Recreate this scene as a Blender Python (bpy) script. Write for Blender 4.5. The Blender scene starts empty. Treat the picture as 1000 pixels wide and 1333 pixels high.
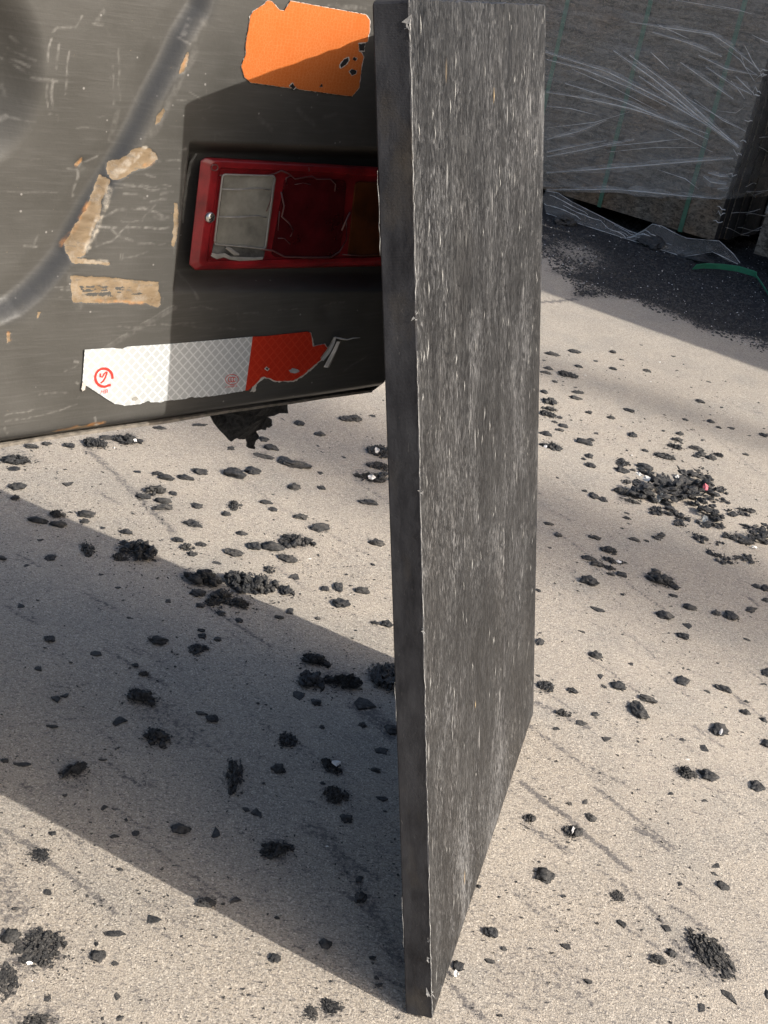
import bpy, bmesh, math, random
import numpy as np
from mathutils import Vector, Matrix, noise as mnoise

random.seed(7)
rng = np.random.default_rng(7)
S = bpy.context.scene
COL = S.collection

# ------------------------------------------------------------------ camera
F_PX = 1532.0                       # focal length in pixels of the 1000 px wide photograph
CX, CY = 500.0, 666.5
nrm = lambda a: np.asarray(a, float) / np.linalg.norm(a)
DOWN = nrm([-616, 3161, 1532])      # gravity in camera axes (x right, y down, z forward)
AY = nrm(np.array([0, 0, 1.0]) - DOWN[2] * DOWN)
AX = np.cross(DOWN, AY)
RW = np.array([AX, AY, -DOWN])      # camera axes -> world
CAM_H = 1.0430
cam_d = bpy.data.cameras.new('camera')
cam = bpy.data.objects.new('camera', cam_d)
COL.objects.link(cam)
cam_d.sensor_fit = 'HORIZONTAL'
cam_d.sensor_width = 36.0
cam_d.lens = 36.0 * F_PX / 1000.0
cam_d.clip_start = 0.02
cam_d.clip_end = 2000
M = np.eye(4)
M[:3, 0] = RW @ [1, 0, 0]
M[:3, 1] = RW @ [0, -1, 0]
M[:3, 2] = RW @ [0, 0, -1]
M[2, 3] = CAM_H
cam.matrix_world = Matrix(M.tolist())
S.camera = cam
EYE = np.array([0, 0, CAM_H])

# ------------------------------------------------------------------ sky, sun, exposure
SUN_EL = math.radians(34.0)
G = np.array([-0.9174, 0.3979, 0.0])        # where shadows run on the ground
TO_SUN = np.array([-G[0] * math.cos(SUN_EL), -G[1] * math.cos(SUN_EL), math.sin(SUN_EL)])
world = bpy.data.worlds.new('World')
S.world = world
world.use_nodes = True
wn = world.node_tree
bg = wn.nodes['Background']
sky = wn.nodes.new('ShaderNodeTexSky')
sky.sky_type = 'NISHITA'
sky.sun_disc = False
sky.sun_elevation = SUN_EL
sky.sun_rotation = math.atan2(TO_SUN[0], TO_SUN[1])
sky.air_density = 1.0
sky.dust_density = 5.0
sky.ozone_density = 1.0
wn.links.new(sky.outputs[0], bg.inputs[0])
bg.inputs[1].default_value = 0.145
sun_d = bpy.data.lights.new('sun', 'SUN')
sun_d.energy = 4.3
sun_d.angle = math.radians(0.53)
sun_d.color = (1.0, 0.94, 0.85)
sun = bpy.data.objects.new('sun', sun_d)
COL.objects.link(sun)
sun.location = (3, -1, 6)
sun.rotation_euler = Vector(TO_SUN.tolist()).to_track_quat('Z', 'Y').to_euler()
S.view_settings.view_transform = 'Standard'
S.view_settings.look = 'None'
S.view_settings.exposure = 0.33
S.view_settings.gamma = 1.0
S.view_settings.use_curve_mapping = False
S.render.engine = 'CYCLES'
S.cycles.max_bounces = 5
S.cycles.diffuse_bounces = 3
S.cycles.glossy_bounces = 2
S.cycles.transmission_bounces = 2
S.cycles.transparent_max_bounces = 10
S.cycles.caustics_reflective = False
S.cycles.caustics_refractive = False
S.render.resolution_x, S.render.resolution_y = 768, 1024


# ------------------------------------------------------------------ measuring helpers
def ray(x, y):
    return RW @ np.array([(x - CX) / F_PX, (y - CY) / F_PX, 1.0])


def ground(x, y, z=0.0):
    d = ray(x, y)
    return EYE + d * ((z - CAM_H) / d[2])


def on_plane(x, y, p0, n, off=0.0):
    d = ray(x, y)
    return EYE + d * (((p0 + n * off - EYE) @ n) / (d @ n))


def gdepth(x, y):
    d = ray(x, y)
    return -CAM_H / d[2]            # camera depth of the ground point


def vnoise(x, y, seed=0):
    """smooth value noise on arrays, -1..1"""
    xi = np.floor(x).astype(np.int64)
    yi = np.floor(y).astype(np.int64)
    fx, fy = x - xi, y - yi
    fx = fx * fx * (3 - 2 * fx)
    fy = fy * fy * (3 - 2 * fy)

    def hsh(a, b):
        h = (a * 374761393 + b * 668265263 + seed * 1442695041) & 0xFFFFFFFF
        h = ((h ^ (h >> 13)) * 1274126177) & 0xFFFFFFFF
        return ((h ^ (h >> 16)) & 0xFFFF) / 32767.5 - 1
    return (hsh(xi, yi) * (1 - fx) + hsh(xi + 1, yi) * fx) * (1 - fy) + (hsh(xi, yi + 1) * (1 - fx) + hsh(xi + 1, yi + 1) * fx) * fy


def sstep(a, b, x):
    t = np.clip((x - a) / (b - a), 0, 1)
    return t * t * (3 - 2 * t)


def seg_dist(px, py, pts):
    """distance to a polyline and running parameter"""
    best = np.full(px.shape, 1e9)
    for (ax, ay), (bx, by) in zip(pts[:-1], pts[1:]):
        dx, dy = bx - ax, by - ay
        L = dx * dx + dy * dy + 1e-12
        t = np.clip(((px - ax) * dx + (py - ay) * dy) / L, 0, 1)
        best = np.minimum(best, np.hypot(px - ax - t * dx, py - ay - t * dy))
    return best


def in_poly(px, py, poly):
    ins = np.zeros(px.shape, bool)
    n = len(poly)
    j = n - 1
    for i in range(n):
        xi, yi = poly[i]
        xj, yj = poly[j]
        if yi != yj:
            c = ((yi > py) != (yj > py)) & (px < (xj - xi) * (py - yi) / (yj - yi) + xi)
            ins ^= c
        j = i
    return ins


def poly_sd(px, py, poly):
    d = seg_dist(px, py, list(poly) + [poly[0]])
    return np.where(in_poly(px, py, poly), -d, d)


# ------------------------------------------------------------------ object helpers
def mesh_np(name, verts, faces, mats=(), smooth=False, fmat=None):
    me = bpy.data.meshes.new(name)
    me.from_pydata([tuple(map(float, v)) for v in verts], [], [tuple(map(int, q)) for q in faces])
    for m in mats:
        me.materials.append(m)
    if fmat is not None:
        me.polygons.foreach_set('material_index', np.asarray(fmat, np.int32))
    if smooth:
        me.polygons.foreach_set('use_smooth', np.ones(len(me.polygons), bool))
    me.update()
    return me


def grid_mesh(name, P, mats=(), smooth=True, attrs=None, flip=False):
    """P: (ny,nx,3) -> quad grid"""
    ny, nx = P.shape[:2]
    me = bpy.data.meshes.new(name)
    me.vertices.add(nx * ny)
    me.vertices.foreach_set('co', P.reshape(-1).astype(np.float32))
    idx = np.arange(nx * ny).reshape(ny, nx)
    q = np.stack([idx[:-1, :-1], idx[:-1, 1:], idx[1:, 1:], idx[1:, :-1]], -1).reshape(-1, 4)
    if flip:
        q = q[:, ::-1]
    me.loops.add(q.size)
    me.loops.foreach_set('vertex_index', q.reshape(-1).astype(np.int32))
    me.polygons.add(len(q))
    me.polygons.foreach_set('loop_start', (np.arange(len(q)) * 4).astype(np.int32))
    me.polygons.foreach_set('loop_total', np.full(len(q), 4, np.int32))
    if smooth:
        me.polygons.foreach_set('use_smooth', np.ones(len(q), bool))
    for m in mats:
        me.materials.append(m)
    me.update(calc_edges=True)
    for k, a in (attrs or {}).items():
        at = me.attributes.new(k, 'FLOAT', 'POINT')
        at.data.foreach_set('value', a.reshape(-1).astype(np.float32))
    return me


def link(name, me, parent=None, label=None, cat=None, group=None, kind=None, loc=None):
    o = bpy.data.objects.new(name, me)
    COL.objects.link(o)
    if parent is not None:
        o.parent = parent
    if loc is not None:
        o.location = [float(c) for c in loc]
    for k, v in (('label', label), ('category', cat), ('group', group), ('kind', kind)):
        if v:
            o[k] = v
    return o


def thing(name, label, cat, loc=(0, 0, 0), group=None):
    return link(name, None, None, label, cat, group, None, loc)


def prism(poly3, nvec, thick):
    """closed slab from a 3D polygon: back face, front face pushed along nvec"""
    n = len(poly3)
    a = [np.asarray(p) for p in poly3]
    b = [p + nvec * thick for p in a]
    faces = [tuple(range(n, 2 * n)), tuple(range(n - 1, -1, -1))]
    for i in range(n):
        j = (i + 1) % n
        faces.append((i, j, n + j, n + i))
    return a + b, faces


def box(c, ax, ay, az):
    """centre and three half-axis vectors"""
    c, ax, ay, az = map(lambda q: np.asarray(q, float), (c, ax, ay, az))
    v = [c + sx * ax + sy * ay + sz * az for sz in (-1, 1) for sy in (-1, 1) for sx in (-1, 1)]
    f = [(0, 2, 3, 1), (4, 5, 7, 6), (0, 1, 5, 4), (2, 6, 7, 3), (0, 4, 6, 2), (1, 3, 7, 5)]
    return v, f


def join(parts):
    V, Fc, Mi = [], [], []
    for p in parts:
        v, f = p[0], p[1]
        k = len(V)
        V += list(v)
        Fc += [tuple(i + k for i in q) for q in f]
        Mi += [p[2] if len(p) > 2 else 0] * len(f)
    return V, Fc, Mi


def ribbon(pts, widths, side, up=None, lift=0.0):
    """flat strip along points"""
    pts = [np.asarray(p, float) for p in pts]
    v, f = [], []
    for i, p in enumerate(pts):
        t = pts[min(i + 1, len(pts) - 1)] - pts[max(i - 1, 0)]
        s = nrm(np.cross(side, t)) if np.linalg.norm(np.cross(side, t)) > 1e-9 else np.array([1, 0, 0])
        w = widths[i] if hasattr(widths, '__len__') else widths
        v += [p + s * w * .5, p + side * lift, p - s * w * .5]
    for i in range(len(pts) - 1):
        a = 3 * i
        f += [(a, a + 1, a + 4, a + 3), (a + 1, a + 2, a + 5, a + 4)]
    return v, f


def tube(pts, r, n=6):
    pts = [np.asarray(p, float) for p in pts]
    v, f = [], []
    for i, p in enumerate(pts):
        t = nrm(pts[min(i + 1, len(pts) - 1)] - pts[max(i - 1, 0)])
        a = np.cross(t, [0, 0, 1.0])
        if np.linalg.norm(a) < 1e-3:
            a = np.cross(t, [1.0, 0, 0])
        a = nrm(a)
        b = np.cross(t, a)
        rr = r[i] if hasattr(r, '__len__') else r
        for k in range(n):
            th = 2 * math.pi * k / n
            v.append(p + a * rr * math.cos(th) + b * rr * math.sin(th))
    for i in range(len(pts) - 1):
        for k in range(n):
            f.append((i * n + k, i * n + (k + 1) % n, (i + 1) * n + (k + 1) % n, (i + 1) * n + k))
    f.append(tuple(range(n - 1, -1, -1)))
    f.append(tuple(range((len(pts) - 1) * n, len(pts) * n)))
    return v, f


# ------------------------------------------------------------------ materials
class Mat:
    def __init__(self, name, **kw):
        self.m = bpy.data.materials.new(name)
        self.m.use_nodes = True
        self.nt = self.m.node_tree
        self.b = self.nt.nodes['Principled BSDF']
        self.out = self.nt.nodes['Material Output']
        for k, v in kw.items():
            self.set(k, v)

    def set(self, k, v):
        k = {'col': 'Base Color', 'rough': 'Roughness', 'spec': 'Specular IOR Level', 'metal': 'Metallic',
             'trans': 'Transmission Weight', 'alpha': 'Alpha', 'normal': 'Normal', 'ior': 'IOR', 'sheen': 'Sheen Weight',
             'coat': 'Coat Weight'}[k]
        s = self.b.inputs[k]
        if hasattr(v, 'links'):
            self.nt.links.new(v, s)
        elif isinstance(v, tuple):
            s.default_value = (*v, 1)
        else:
            s.default_value = v

    def n(self, t, inputs=None, **props):
        nd = self.nt.nodes.new('ShaderNode' + t)
        for k, v in props.items():
            setattr(nd, k, v)
        for k, v in (inputs or {}).items():
            s = nd.inputs[k]
            if hasattr(v, 'links'):
                self.nt.links.new(v, s)
            elif isinstance(v, tuple) and len(v) == 3 and s.type == 'RGBA':
                s.default_value = (*v, 1)
            else:
                s.default_value = v
        return nd

    def pos(self):
        return self.n('NewGeometry').outputs['Position']

    def obj(self):
        return self.n('TexCoord').outputs['Object']

    def attr(self, name):
        return self.n('Attribute', attribute_name=name).outputs['Fac']

    def mapping(self, vec, scale=(1, 1, 1), rot=(0, 0, 0), loc=(0, 0, 0)):
        return self.n('Mapping', {'Vector': vec, 'Scale': scale, 'Rotation': rot, 'Location': loc}).outputs[0]

    def noise(self, vec, scale, detail=4, rough=.55, dist=0.0):
        return self.n('TexNoise', {'Vector': vec, 'Scale': scale, 'Detail': detail, 'Roughness': rough, 'Distortion': dist}).outputs['Fac']

    def voro(self, vec, scale, feature='F1', out='Distance', rand=1.0):
        return self.n('TexVoronoi', {'Vector': vec, 'Scale': scale, 'Randomness': rand}, feature=feature).outputs[out]

    def ramp(self, fac, *stops):
        nd = self.n('ValToRGB', {'Fac': fac})
        e = nd.color_ramp.elements
        while len(e) < len(stops):
            e.new(.5)
        for el, (p, c) in zip(e, stops):
            el.position = p
            el.color = (c, c, c, 1) if not isinstance(c, tuple) else (*c, 1)
        return nd.outputs[0]

    def rng(self, v, a, b, c=0.0, d=1.0):
        return self.n('MapRange', {'Value': v, 'From Min': a, 'From Max': b, 'To Min': c, 'To Max': d}).outputs[0]

    def math(self, op, a, b=0.0):
        return self.n('Math', {0: a, 1: b}, operation=op).outputs[0]

    def mix(self, f, a, b, mode='MIX'):
        nd = self.nt.nodes.new('ShaderNodeMix')
        nd.data_type = 'RGBA'
        nd.blend_type = mode
        for i, v in ((0, f), (6, a), (7, b)):
            s = nd.inputs[i]
            if hasattr(v, 'links'):
                self.nt.links.new(v, s)
            else:
                s.default_value = (*v, 1) if isinstance(v, tuple) else v
        return nd.outputs[2]

    def bump(self, h, strength, dist=.01, normal=None):
        d = {'Height': h, 'Strength': strength, 'Distance': dist}
        if normal is not None:
            d['Normal'] = normal
        return self.n('Bump', d).outputs[0]


def mat_concrete():
    t = Mat('concrete', rough=.92, spec=.25)
    p = t.pos()
    big = t.noise(p, 2.2, 4, .6)
    c = t.mix(t.rng(big, .3, .7), (.40, .352, .292), (.50, .447, .374))
    mid = t.noise(p, 17, 4, .65)
    c = t.mix(t.rng(mid, .42, .75, 0, .6), c, (.35, .32, .28))
    c = t.mix(t.rng(t.noise(p, 5.5, 3, .6), .48, .70, 0, .6), c, (.29, .28, .255))
    grain = t.noise(p, 480, 2, .75)
    c = t.mix(t.rng(grain, .28, .72, 0, 1), t.mix(1.0, c, (.65, .63, .61), 'MULTIPLY'), t.mix(.32, c, (.82, .75, .66)))
    spb = t.n('SeparateColor', {'Color': t.voro(p, 560, 'F1', 'Color')}).outputs[0]
    c = t.mix(t.rng(spb, .88, .92, 0, .55), c, (.15, .14, .135))
    c = t.mix(t.rng(spb, .09, .05, 0, .5), c, (.82, .75, .64))
    q = t.mapping(p, (110, 330, 1), (0, 0, math.radians(-28)))
    fl = t.noise(q, 1.0, 2, .6, .8)
    c = t.mix(t.rng(fl, .575, .64, 0, .66), c, (.17, .16, .155))
    brk = t.noise(p, 130, 3, .7)
    st2 = t.rng(t.math('ADD', t.math('MULTIPLY', t.attr('stain'), .92), t.rng(brk, .25, .75, -.5, .5)), .34, .66)
    st2 = t.math('MAXIMUM', st2, t.math('MULTIPLY', t.attr('stain'), .3))
    c = t.mix(t.math('MULTIPLY', st2, .78), c, t.mix(t.rng(grain, .35, .65), (.075, .072, .075), (.16, .15, .148)))
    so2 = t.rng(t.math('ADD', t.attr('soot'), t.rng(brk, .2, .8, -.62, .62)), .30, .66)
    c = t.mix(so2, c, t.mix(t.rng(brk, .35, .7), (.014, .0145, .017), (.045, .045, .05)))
    t.set('col', c)
    t.set('normal', t.bump(t.math('ADD', t.math('MULTIPLY', grain, .7), t.math('MULTIPLY', brk, .6)), .6, .0035))
    return t.m


def mat_rubber(name='black_rubber', a=(.016, .017, .019), b=(.062, .063, .066), rough=.62, scale=90):
    t = Mat(name, rough=rough, spec=.38)
    p = t.obj()
    w = t.pos()
    n = t.noise(w, scale * 2.2, 5, .65)
    c = t.mix(t.rng(n, .38, .72), a, b)
    dust = t.n('SeparateXYZ', {0: t.n('NewGeometry').outputs['Normal']}).outputs[2]
    d2 = t.math('MULTIPLY', t.rng(dust, .25, 1), t.rng(t.noise(w, 60, 4), .45, .75))
    c = t.mix(t.math('MULTIPLY', d2, .42), c, (.22, .20, .175))
    t.set('col', c)
    t.set('normal', t.bump(n, .8, .004))
    return t.m


def mat_board_face():
    t = Mat('board_face', rough=.5, spec=.3)
    p = t.obj()                                  # object axes: x along the board, y thickness, z up
    warp = t.n('TexNoise', {'Vector': t.mapping(p, (9, 9, 4)), 'Scale': 1.0, 'Detail': 3}).outputs['Color']
    wp = t.n('VectorMath', {0: warp, 1: (.5, .5, .5)}, operation='SUBTRACT').outputs[0]
    wp = t.n('VectorMath', {0: wp, 1: (.05, 0, .12)}, operation='MULTIPLY').outputs[0]
    pw = t.n('VectorMath', {0: p, 1: wp}, operation='ADD').outputs[0]
    s1 = t.noise(t.mapping(pw, (300, 300, 78)), 1, 3, .65, .9)
    s2 = t.noise(t.mapping(pw, (95, 95, 30), loc=(3, 0, 7)), 1, 4, .65, 1.1)
    s3 = t.noise(t.mapping(pw, (620, 620, 150), loc=(1, 0, 3)), 1, 2, .6, .5)
    blot = t.noise(t.mapping(p, (9, 9, 4.2)), 1, 4, .65, .6)
    cell = t.n('SeparateColor', {'Color': t.voro(t.mapping(pw, (250, 250, 82), loc=(2, 0, 1)), 1, 'F1', 'Color')}).outputs[0]
    cell2 = t.n('SeparateColor', {'Color': t.voro(t.mapping(pw, (520, 520, 190), loc=(5, 0, 4)), 1, 'F1', 'Color')}).outputs[1]
    base = t.mix(t.rng(s2, .34, .68), (.009, .0094, .0105), (.037, .0375, .0385))
    base = t.mix(t.rng(cell, .5, 1.0, 0, .7), base, (.075, .076, .077))
    base = t.mix(t.rng(cell2, .66, 1.0, 0, .6), base, (.088, .089, .09))
    base = t.mix(t.rng(cell2, .35, .0, 0, .9), base, (.009, .009, .011))
    base = t.mix(t.rng(s1, .44, .28, 0, .85), base, (.010, .010, .012))
    base = t.mix(t.rng(s3, .52, .74, 0, .4), base, (.13, .13, .128))
    # pale scuffed fibres, denser in patches
    th = t.math('ADD', t.math('MULTIPLY', s1, .55), t.math('ADD', t.math('MULTIPLY', blot, .45), t.math('MULTIPLY', s3, .22)))
    base = t.mix(t.rng(th, .65, .74, 0, .85), base, (.22, .222, .225))
    base = t.mix(t.rng(blot, .52, .32, 0, .6), base, t.mix(1.0, base, (.45, .45, .46), 'MULTIPLY'))
    band = t.noise(t.mapping(p, (22, 22, 1.6), loc=(9, 0, 2)), 1, 3, .6)
    base = t.mix(t.rng(band, .54, .36, 0, .5), base, t.mix(1.0, base, (.5, .5, .52), 'MULTIPLY'))
    mp = t.mapping(pw, (70, 70, 20))
    vn = t.n('TexVoronoi', {'Vector': mp, 'Scale': 1.0}, feature='F1')
    vr = t.n('SeparateColor', {'Color': vn.outputs['Color']})
    fl = t.math('MULTIPLY', t.rng(vr.outputs[0], .93, .95), t.rng(vn.outputs['Distance'], .30, .14))
    base = t.mix(t.math('MULTIPLY', fl, .7), base, t.mix(t.rng(vr.outputs[1], .95, .96), (.30, .30, .295), (.40, .30, .18)))
    warm = t.noise(t.mapping(p, (5, 5, 2.2), loc=(4, 0, 1)), 1, 3)
    base = t.mix(t.rng(warm, .5, .72, 0, .25), base, t.mix(1.0, base, (1.12, 1.0, .85), 'MULTIPLY'))
    base = t.mix(1.0, base, (.86, .86, .87), 'MULTIPLY')
    t.set('col', base)
    t.set('normal', t.bump(t.noise(t.mapping(p, (330, 330, 90), loc=(1, 0, 3)), 1, 2, .6, .6), 1.0, .0026))
    t.set('rough', t.rng(s2, .3, .7, .42, .62))
    return t.m


def mat_board_edge():
    t = Mat('board_edge', rough=.6, spec=.3)
    p = t.obj()
    b = t.noise(t.mapping(p, (40, 40, 16)), 1, 6, .65)
    c = t.mix(t.rng(b, .32, .7), (.006, .0066, .010), (.042, .0435, .050))
    wv = t.n('TexWave', {'Vector': p, 'Scale': 260.0, 'Distortion': 2.0, 'Detail': 2.0, 'Detail Scale': 3.0}, bands_direction='Z').outputs['Fac']
    wx = t.noise(t.mapping(p, (420, 420, 420)), 1, 2)
    c = t.mix(t.math('MULTIPLY', t.rng(wv, .55, .95), t.rng(t.noise(t.mapping(p, (28, 28, 20), loc=(2, 1, 5)), 1, 4), .50, .70, 0, .5)), c, (.075, .075, .08))
    sc = t.noise(t.mapping(p, (210, 210, 60)), 1, 4, .7, 1.2)
    c = t.mix(t.rng(sc, .66, .76, 0, .8), c, (.16, .155, .15))
    c = t.mix(t.rng(t.noise(t.mapping(p, (14, 14, 9), loc=(7, 7, 2)), 1, 4), .55, .72, 0, .5), c, (.075, .062, .045))
    t.set('col', c)
    t.set('normal', t.bump(t.math('ADD', t.math('MULTIPLY', wv, .2), wx), .3, .001))
    return t.m


def mat_paint():
    t = Mat('counterweight_paint', rough=.42, spec=.3)
    p = t.obj()
    n = t.noise(p, 11, 6, .6)
    c = t.mix(t.rng(n, .3, .7), (.056, .0545, .050), (.077, .0748, .0695))
    brush = t.noise(t.mapping(p, (26, 26, 420)), 1, 4, .6)
    c = t.mix(t.rng(brush, .5, .8, 0, .22), c, (.15, .147, .142))
    c = t.mix(t.rng(t.noise(t.mapping(p, (20, 20, 300), loc=(3, 3, 1)), 1, 3), .58, .8, 0, .5), c, (.05, .047, .043))
    sp = t.n('SeparateColor', {'Color': t.voro(p, 240, 'F1', 'Color')}).outputs[0]
    spd = t.voro(p, 240, 'F1', 'Distance')
    c = t.mix(t.math('MULTIPLY', t.rng(sp, .985, .99), t.rng(spd, .30, .18, 0, .6)), c, (.30, .29, .28))
    gr = t.attr('shade_grime')
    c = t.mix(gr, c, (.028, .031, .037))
    ln = t.noise(p, 260, 4, .7)
    sc = t.attr('scratch')
    scm = t.math('MULTIPLY', sc, t.rng(ln, .28, .55, .25, 1))
    c = t.mix(t.math('MULTIPLY', scm, .8), c, (.30, .29, .275))
    ch = t.attr('chip')
    edge = t.math('ADD', ch, t.rng(t.noise(p, 210, 4, .75), .2, .8, -.62, .62))
    chm = t.rng(edge, .42, .55)
    pr = t.noise(t.mapping(p, (45, 45, 110)), 1, 4, .6, .5)
    prim = t.mix(t.rng(pr, .34, .66), (.15, .106, .062), (.265, .20, .13))
    prim = t.mix(t.rng(t.noise(p, 48, 5, .75), .50, .66, 0, .8), prim, (.29, .25, .20))
    prim = t.mix(t.rng(t.noise(t.mapping(p, (70, 70, 190), loc=(5, 2, 8)), 1, 4, .75), .56, .68, 0, .7), prim, (.12, .112, .10))
    c = t.mix(chm, c, prim)
    c = t.mix(t.math('MULTIPLY', t.attr('rust'), t.rng(t.noise(p, 190, 4, .7), .3, .6)), c, (.42, .19, .06))
    wh = t.attr('bare')
    c = t.mix(t.math('MULTIPLY', wh, t.rng(t.noise(p, 170, 4, .7), .32, .62)), c, (.44, .40, .34))
    t.set('col', c)
    t.set('rough', t.mix(chm, t.mix(t.rng(n, .3, .7), (.36,) * 3, (.5,) * 3), (.8,) * 3))
    h = t.math('SUBTRACT', t.math('MULTIPLY', t.noise(p, 320, 3), .25), t.math('MULTIPLY', chm, .5))
    h = t.math('ADD', h, t.math('MULTIPLY', brush, .25))
    t.set('normal', t.bump(h, .35, .0018))
    return t.m


def mat_plain(name, col, rough=.6, spec=.4, var=.25, scale=60, bump=.2, **kw):
    t = Mat(name, rough=rough, spec=spec, **kw)
    p = t.obj()
    n = t.noise(p, scale, 5, .6)
    dk = tuple(c * (1 - var) for c in col)
    lt = tuple(min(1, c * (1 + var)) for c in col)
    t.set('col', t.mix(t.rng(n, .3, .7), dk, lt))
    if bump:
        t.set('normal', t.bump(n, bump, .003))
    return t.m


def mat_tape(name, base, line, uv, pitch):
    """retro-reflective sheet with a diamond lattice; uv = two world unit vectors in the sheet"""
    t = Mat(name, rough=.28, spec=.5)
    p = t.obj()
    u = t.n('VectorMath', {0: p, 1: tuple(uv[0])}, operation='DOT_PRODUCT').outputs['Value']
    v = t.n('VectorMath', {0: p, 1: tuple(uv[1])}, operation='DOT_PRODUCT').outputs['Value']
    a = t.math('PINGPONG', t.math('ADD', u, v), pitch * .5)
    b = t.math('PINGPONG', t.math('SUBTRACT', u, v), pitch * .5)
    m = t.math('MINIMUM', a, b)
    l = t.rng(m, pitch * .13, pitch * .06)
    c = t.mix(l, base, line)
    dirt = t.noise(p, 70, 5, .65)
    c = t.mix(t.rng(dirt, .58, .8, 0, .4), c, tuple(x * .6 for x in base))
    t.set('col', c)
    t.set('normal', t.bump(l, .15, .0006))
    return t.m


def mat_orange():
    t = Mat('orange_reflective', rough=.3, spec=.5)
    p = t.obj()
    d = t.voro(p, 330, 'DISTANCE_TO_EDGE', 'Distance', .6)
    c = t.mix(t.rng(d, .10, .04, 0, .6), (.50, .132, .030), (.56, .20, .07))
    c = t.mix(t.rng(t.noise(p, 60, 5), .5, .8, 0, .4), c, (.50, .11, .018))
    t.set('col', c)
    return t.m


def mat_bundle():
    t = Mat('bundle_board', rough=.8, spec=.25)
    p = t.obj()
    s1 = t.noise(t.mapping(p, (38, 38, 60)), 1, 5, .78, 1.0)
    s2 = t.noise(t.mapping(p, (9, 9, 24)), 1, 4, .75, 1.4)
    bl = t.noise(t.mapping(p, (3.2, 3.2, 2.6)), 1, 3)
    c = t.mix(t.rng(s1, .36, .66), (.026, .023, .019), (.22, .20, .168))
    c = t.mix(t.rng(s2, .52, .70, 0, .7), c, (.25, .23, .195))
    c = t.mix(t.rng(s2, .44, .32, 0, .75), c, (.035, .031, .026))
    c = t.mix(t.rng(bl, .50, .66, 0, .6), c, t.mix(1.0, c, (1.25, .86, .55), 'MULTIPLY'))
    t.set('col', c)
    t.set('normal', t.bump(t.math('ADD', s1, s2), .6, .006))
    return t.m


def mat_film(name, alpha, col=(.75, .76, .77), rough=.4, streak=True):
    t = Mat(name, rough=rough, spec=.5, col=col)
    p = t.obj()
    tr = t.n('BsdfTransparent').outputs[0]
    if streak:
        n = t.noise(t.mapping(p, (5, 5, 60), (0, .12, 0)), 1, 5, .6, .4)
        fac = t.rng(n, .35, .8, alpha * .55, alpha * 1.7)
    else:
        n = t.noise(p, 30, 4)
        fac = t.rng(n, .3, .7, alpha * .7, alpha * 1.3)
    t.set('normal', t.bump(n, .5, .004))
    mx = t.n('MixShader', {0: fac, 1: tr, 2: t.b.outputs[0]})
    t.nt.links.new(mx.outputs[0], t.out.inputs[0])
    return t.m


M_GROUND = mat_concrete()
M_RUB = mat_rubber()
M_RUB2 = mat_rubber('dusty_rubber', (.024, .024, .025), (.09, .088, .085), .7)
M_FACE = mat_board_face()
M_EDGE = mat_board_edge()
M_BURR = mat_plain('scuffed_plastic', (.36, .36, .355), .6, .4, .35, 200)
M_PAINT = mat_paint()
M_FOIL = mat_plain('silver_shred', (.72, .72, .73), .3, .6, .15, 80)
M_WHITE = mat_plain('white_plastic', (.78, .77, .74), .45, .4, .1, 60)
M_PINK = mat_plain('pink_plastic', (.62, .16, .20), .45, .4, .2, 60)
M_BLACK = mat_plain('black_plate', (.02, .02, .021), .55, .4, .4, 60)
M_STEEL = mat_plain('bare_steel', (.55, .54, .52), .28, .5, .2, 90, .1, metal=1.0)
M_RIM = mat_plain('worn_rim', (.20, .18, .155), .6, .4, .45, 120)
M_GREEN = mat_plain('green_strap_plastic', (.040, .125, .082), .38, .5, .25, 40)
M_TYRE = mat_plain('tyre_rubber', (.022, .022, .023), .75, .3, .4, 40)
M_BUNDLE = mat_bundle()
M_BEDGE = mat_plain('bundle_board_edge', (.030, .030, .033), .75, .3, .45, 50)
M_FILM = mat_film('stretch_film', .21, (.60, .60, .59))
M_FOLD = mat_film('film_fold', .66, (.80, .80, .80), .35, False)
M_SKIRT = mat_film('film_skirt', .17, (.60, .58, .54), .45, False)
M_HAZE = mat_film('film_haze', .19, (.66, .66, .65), .4, True)

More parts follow.
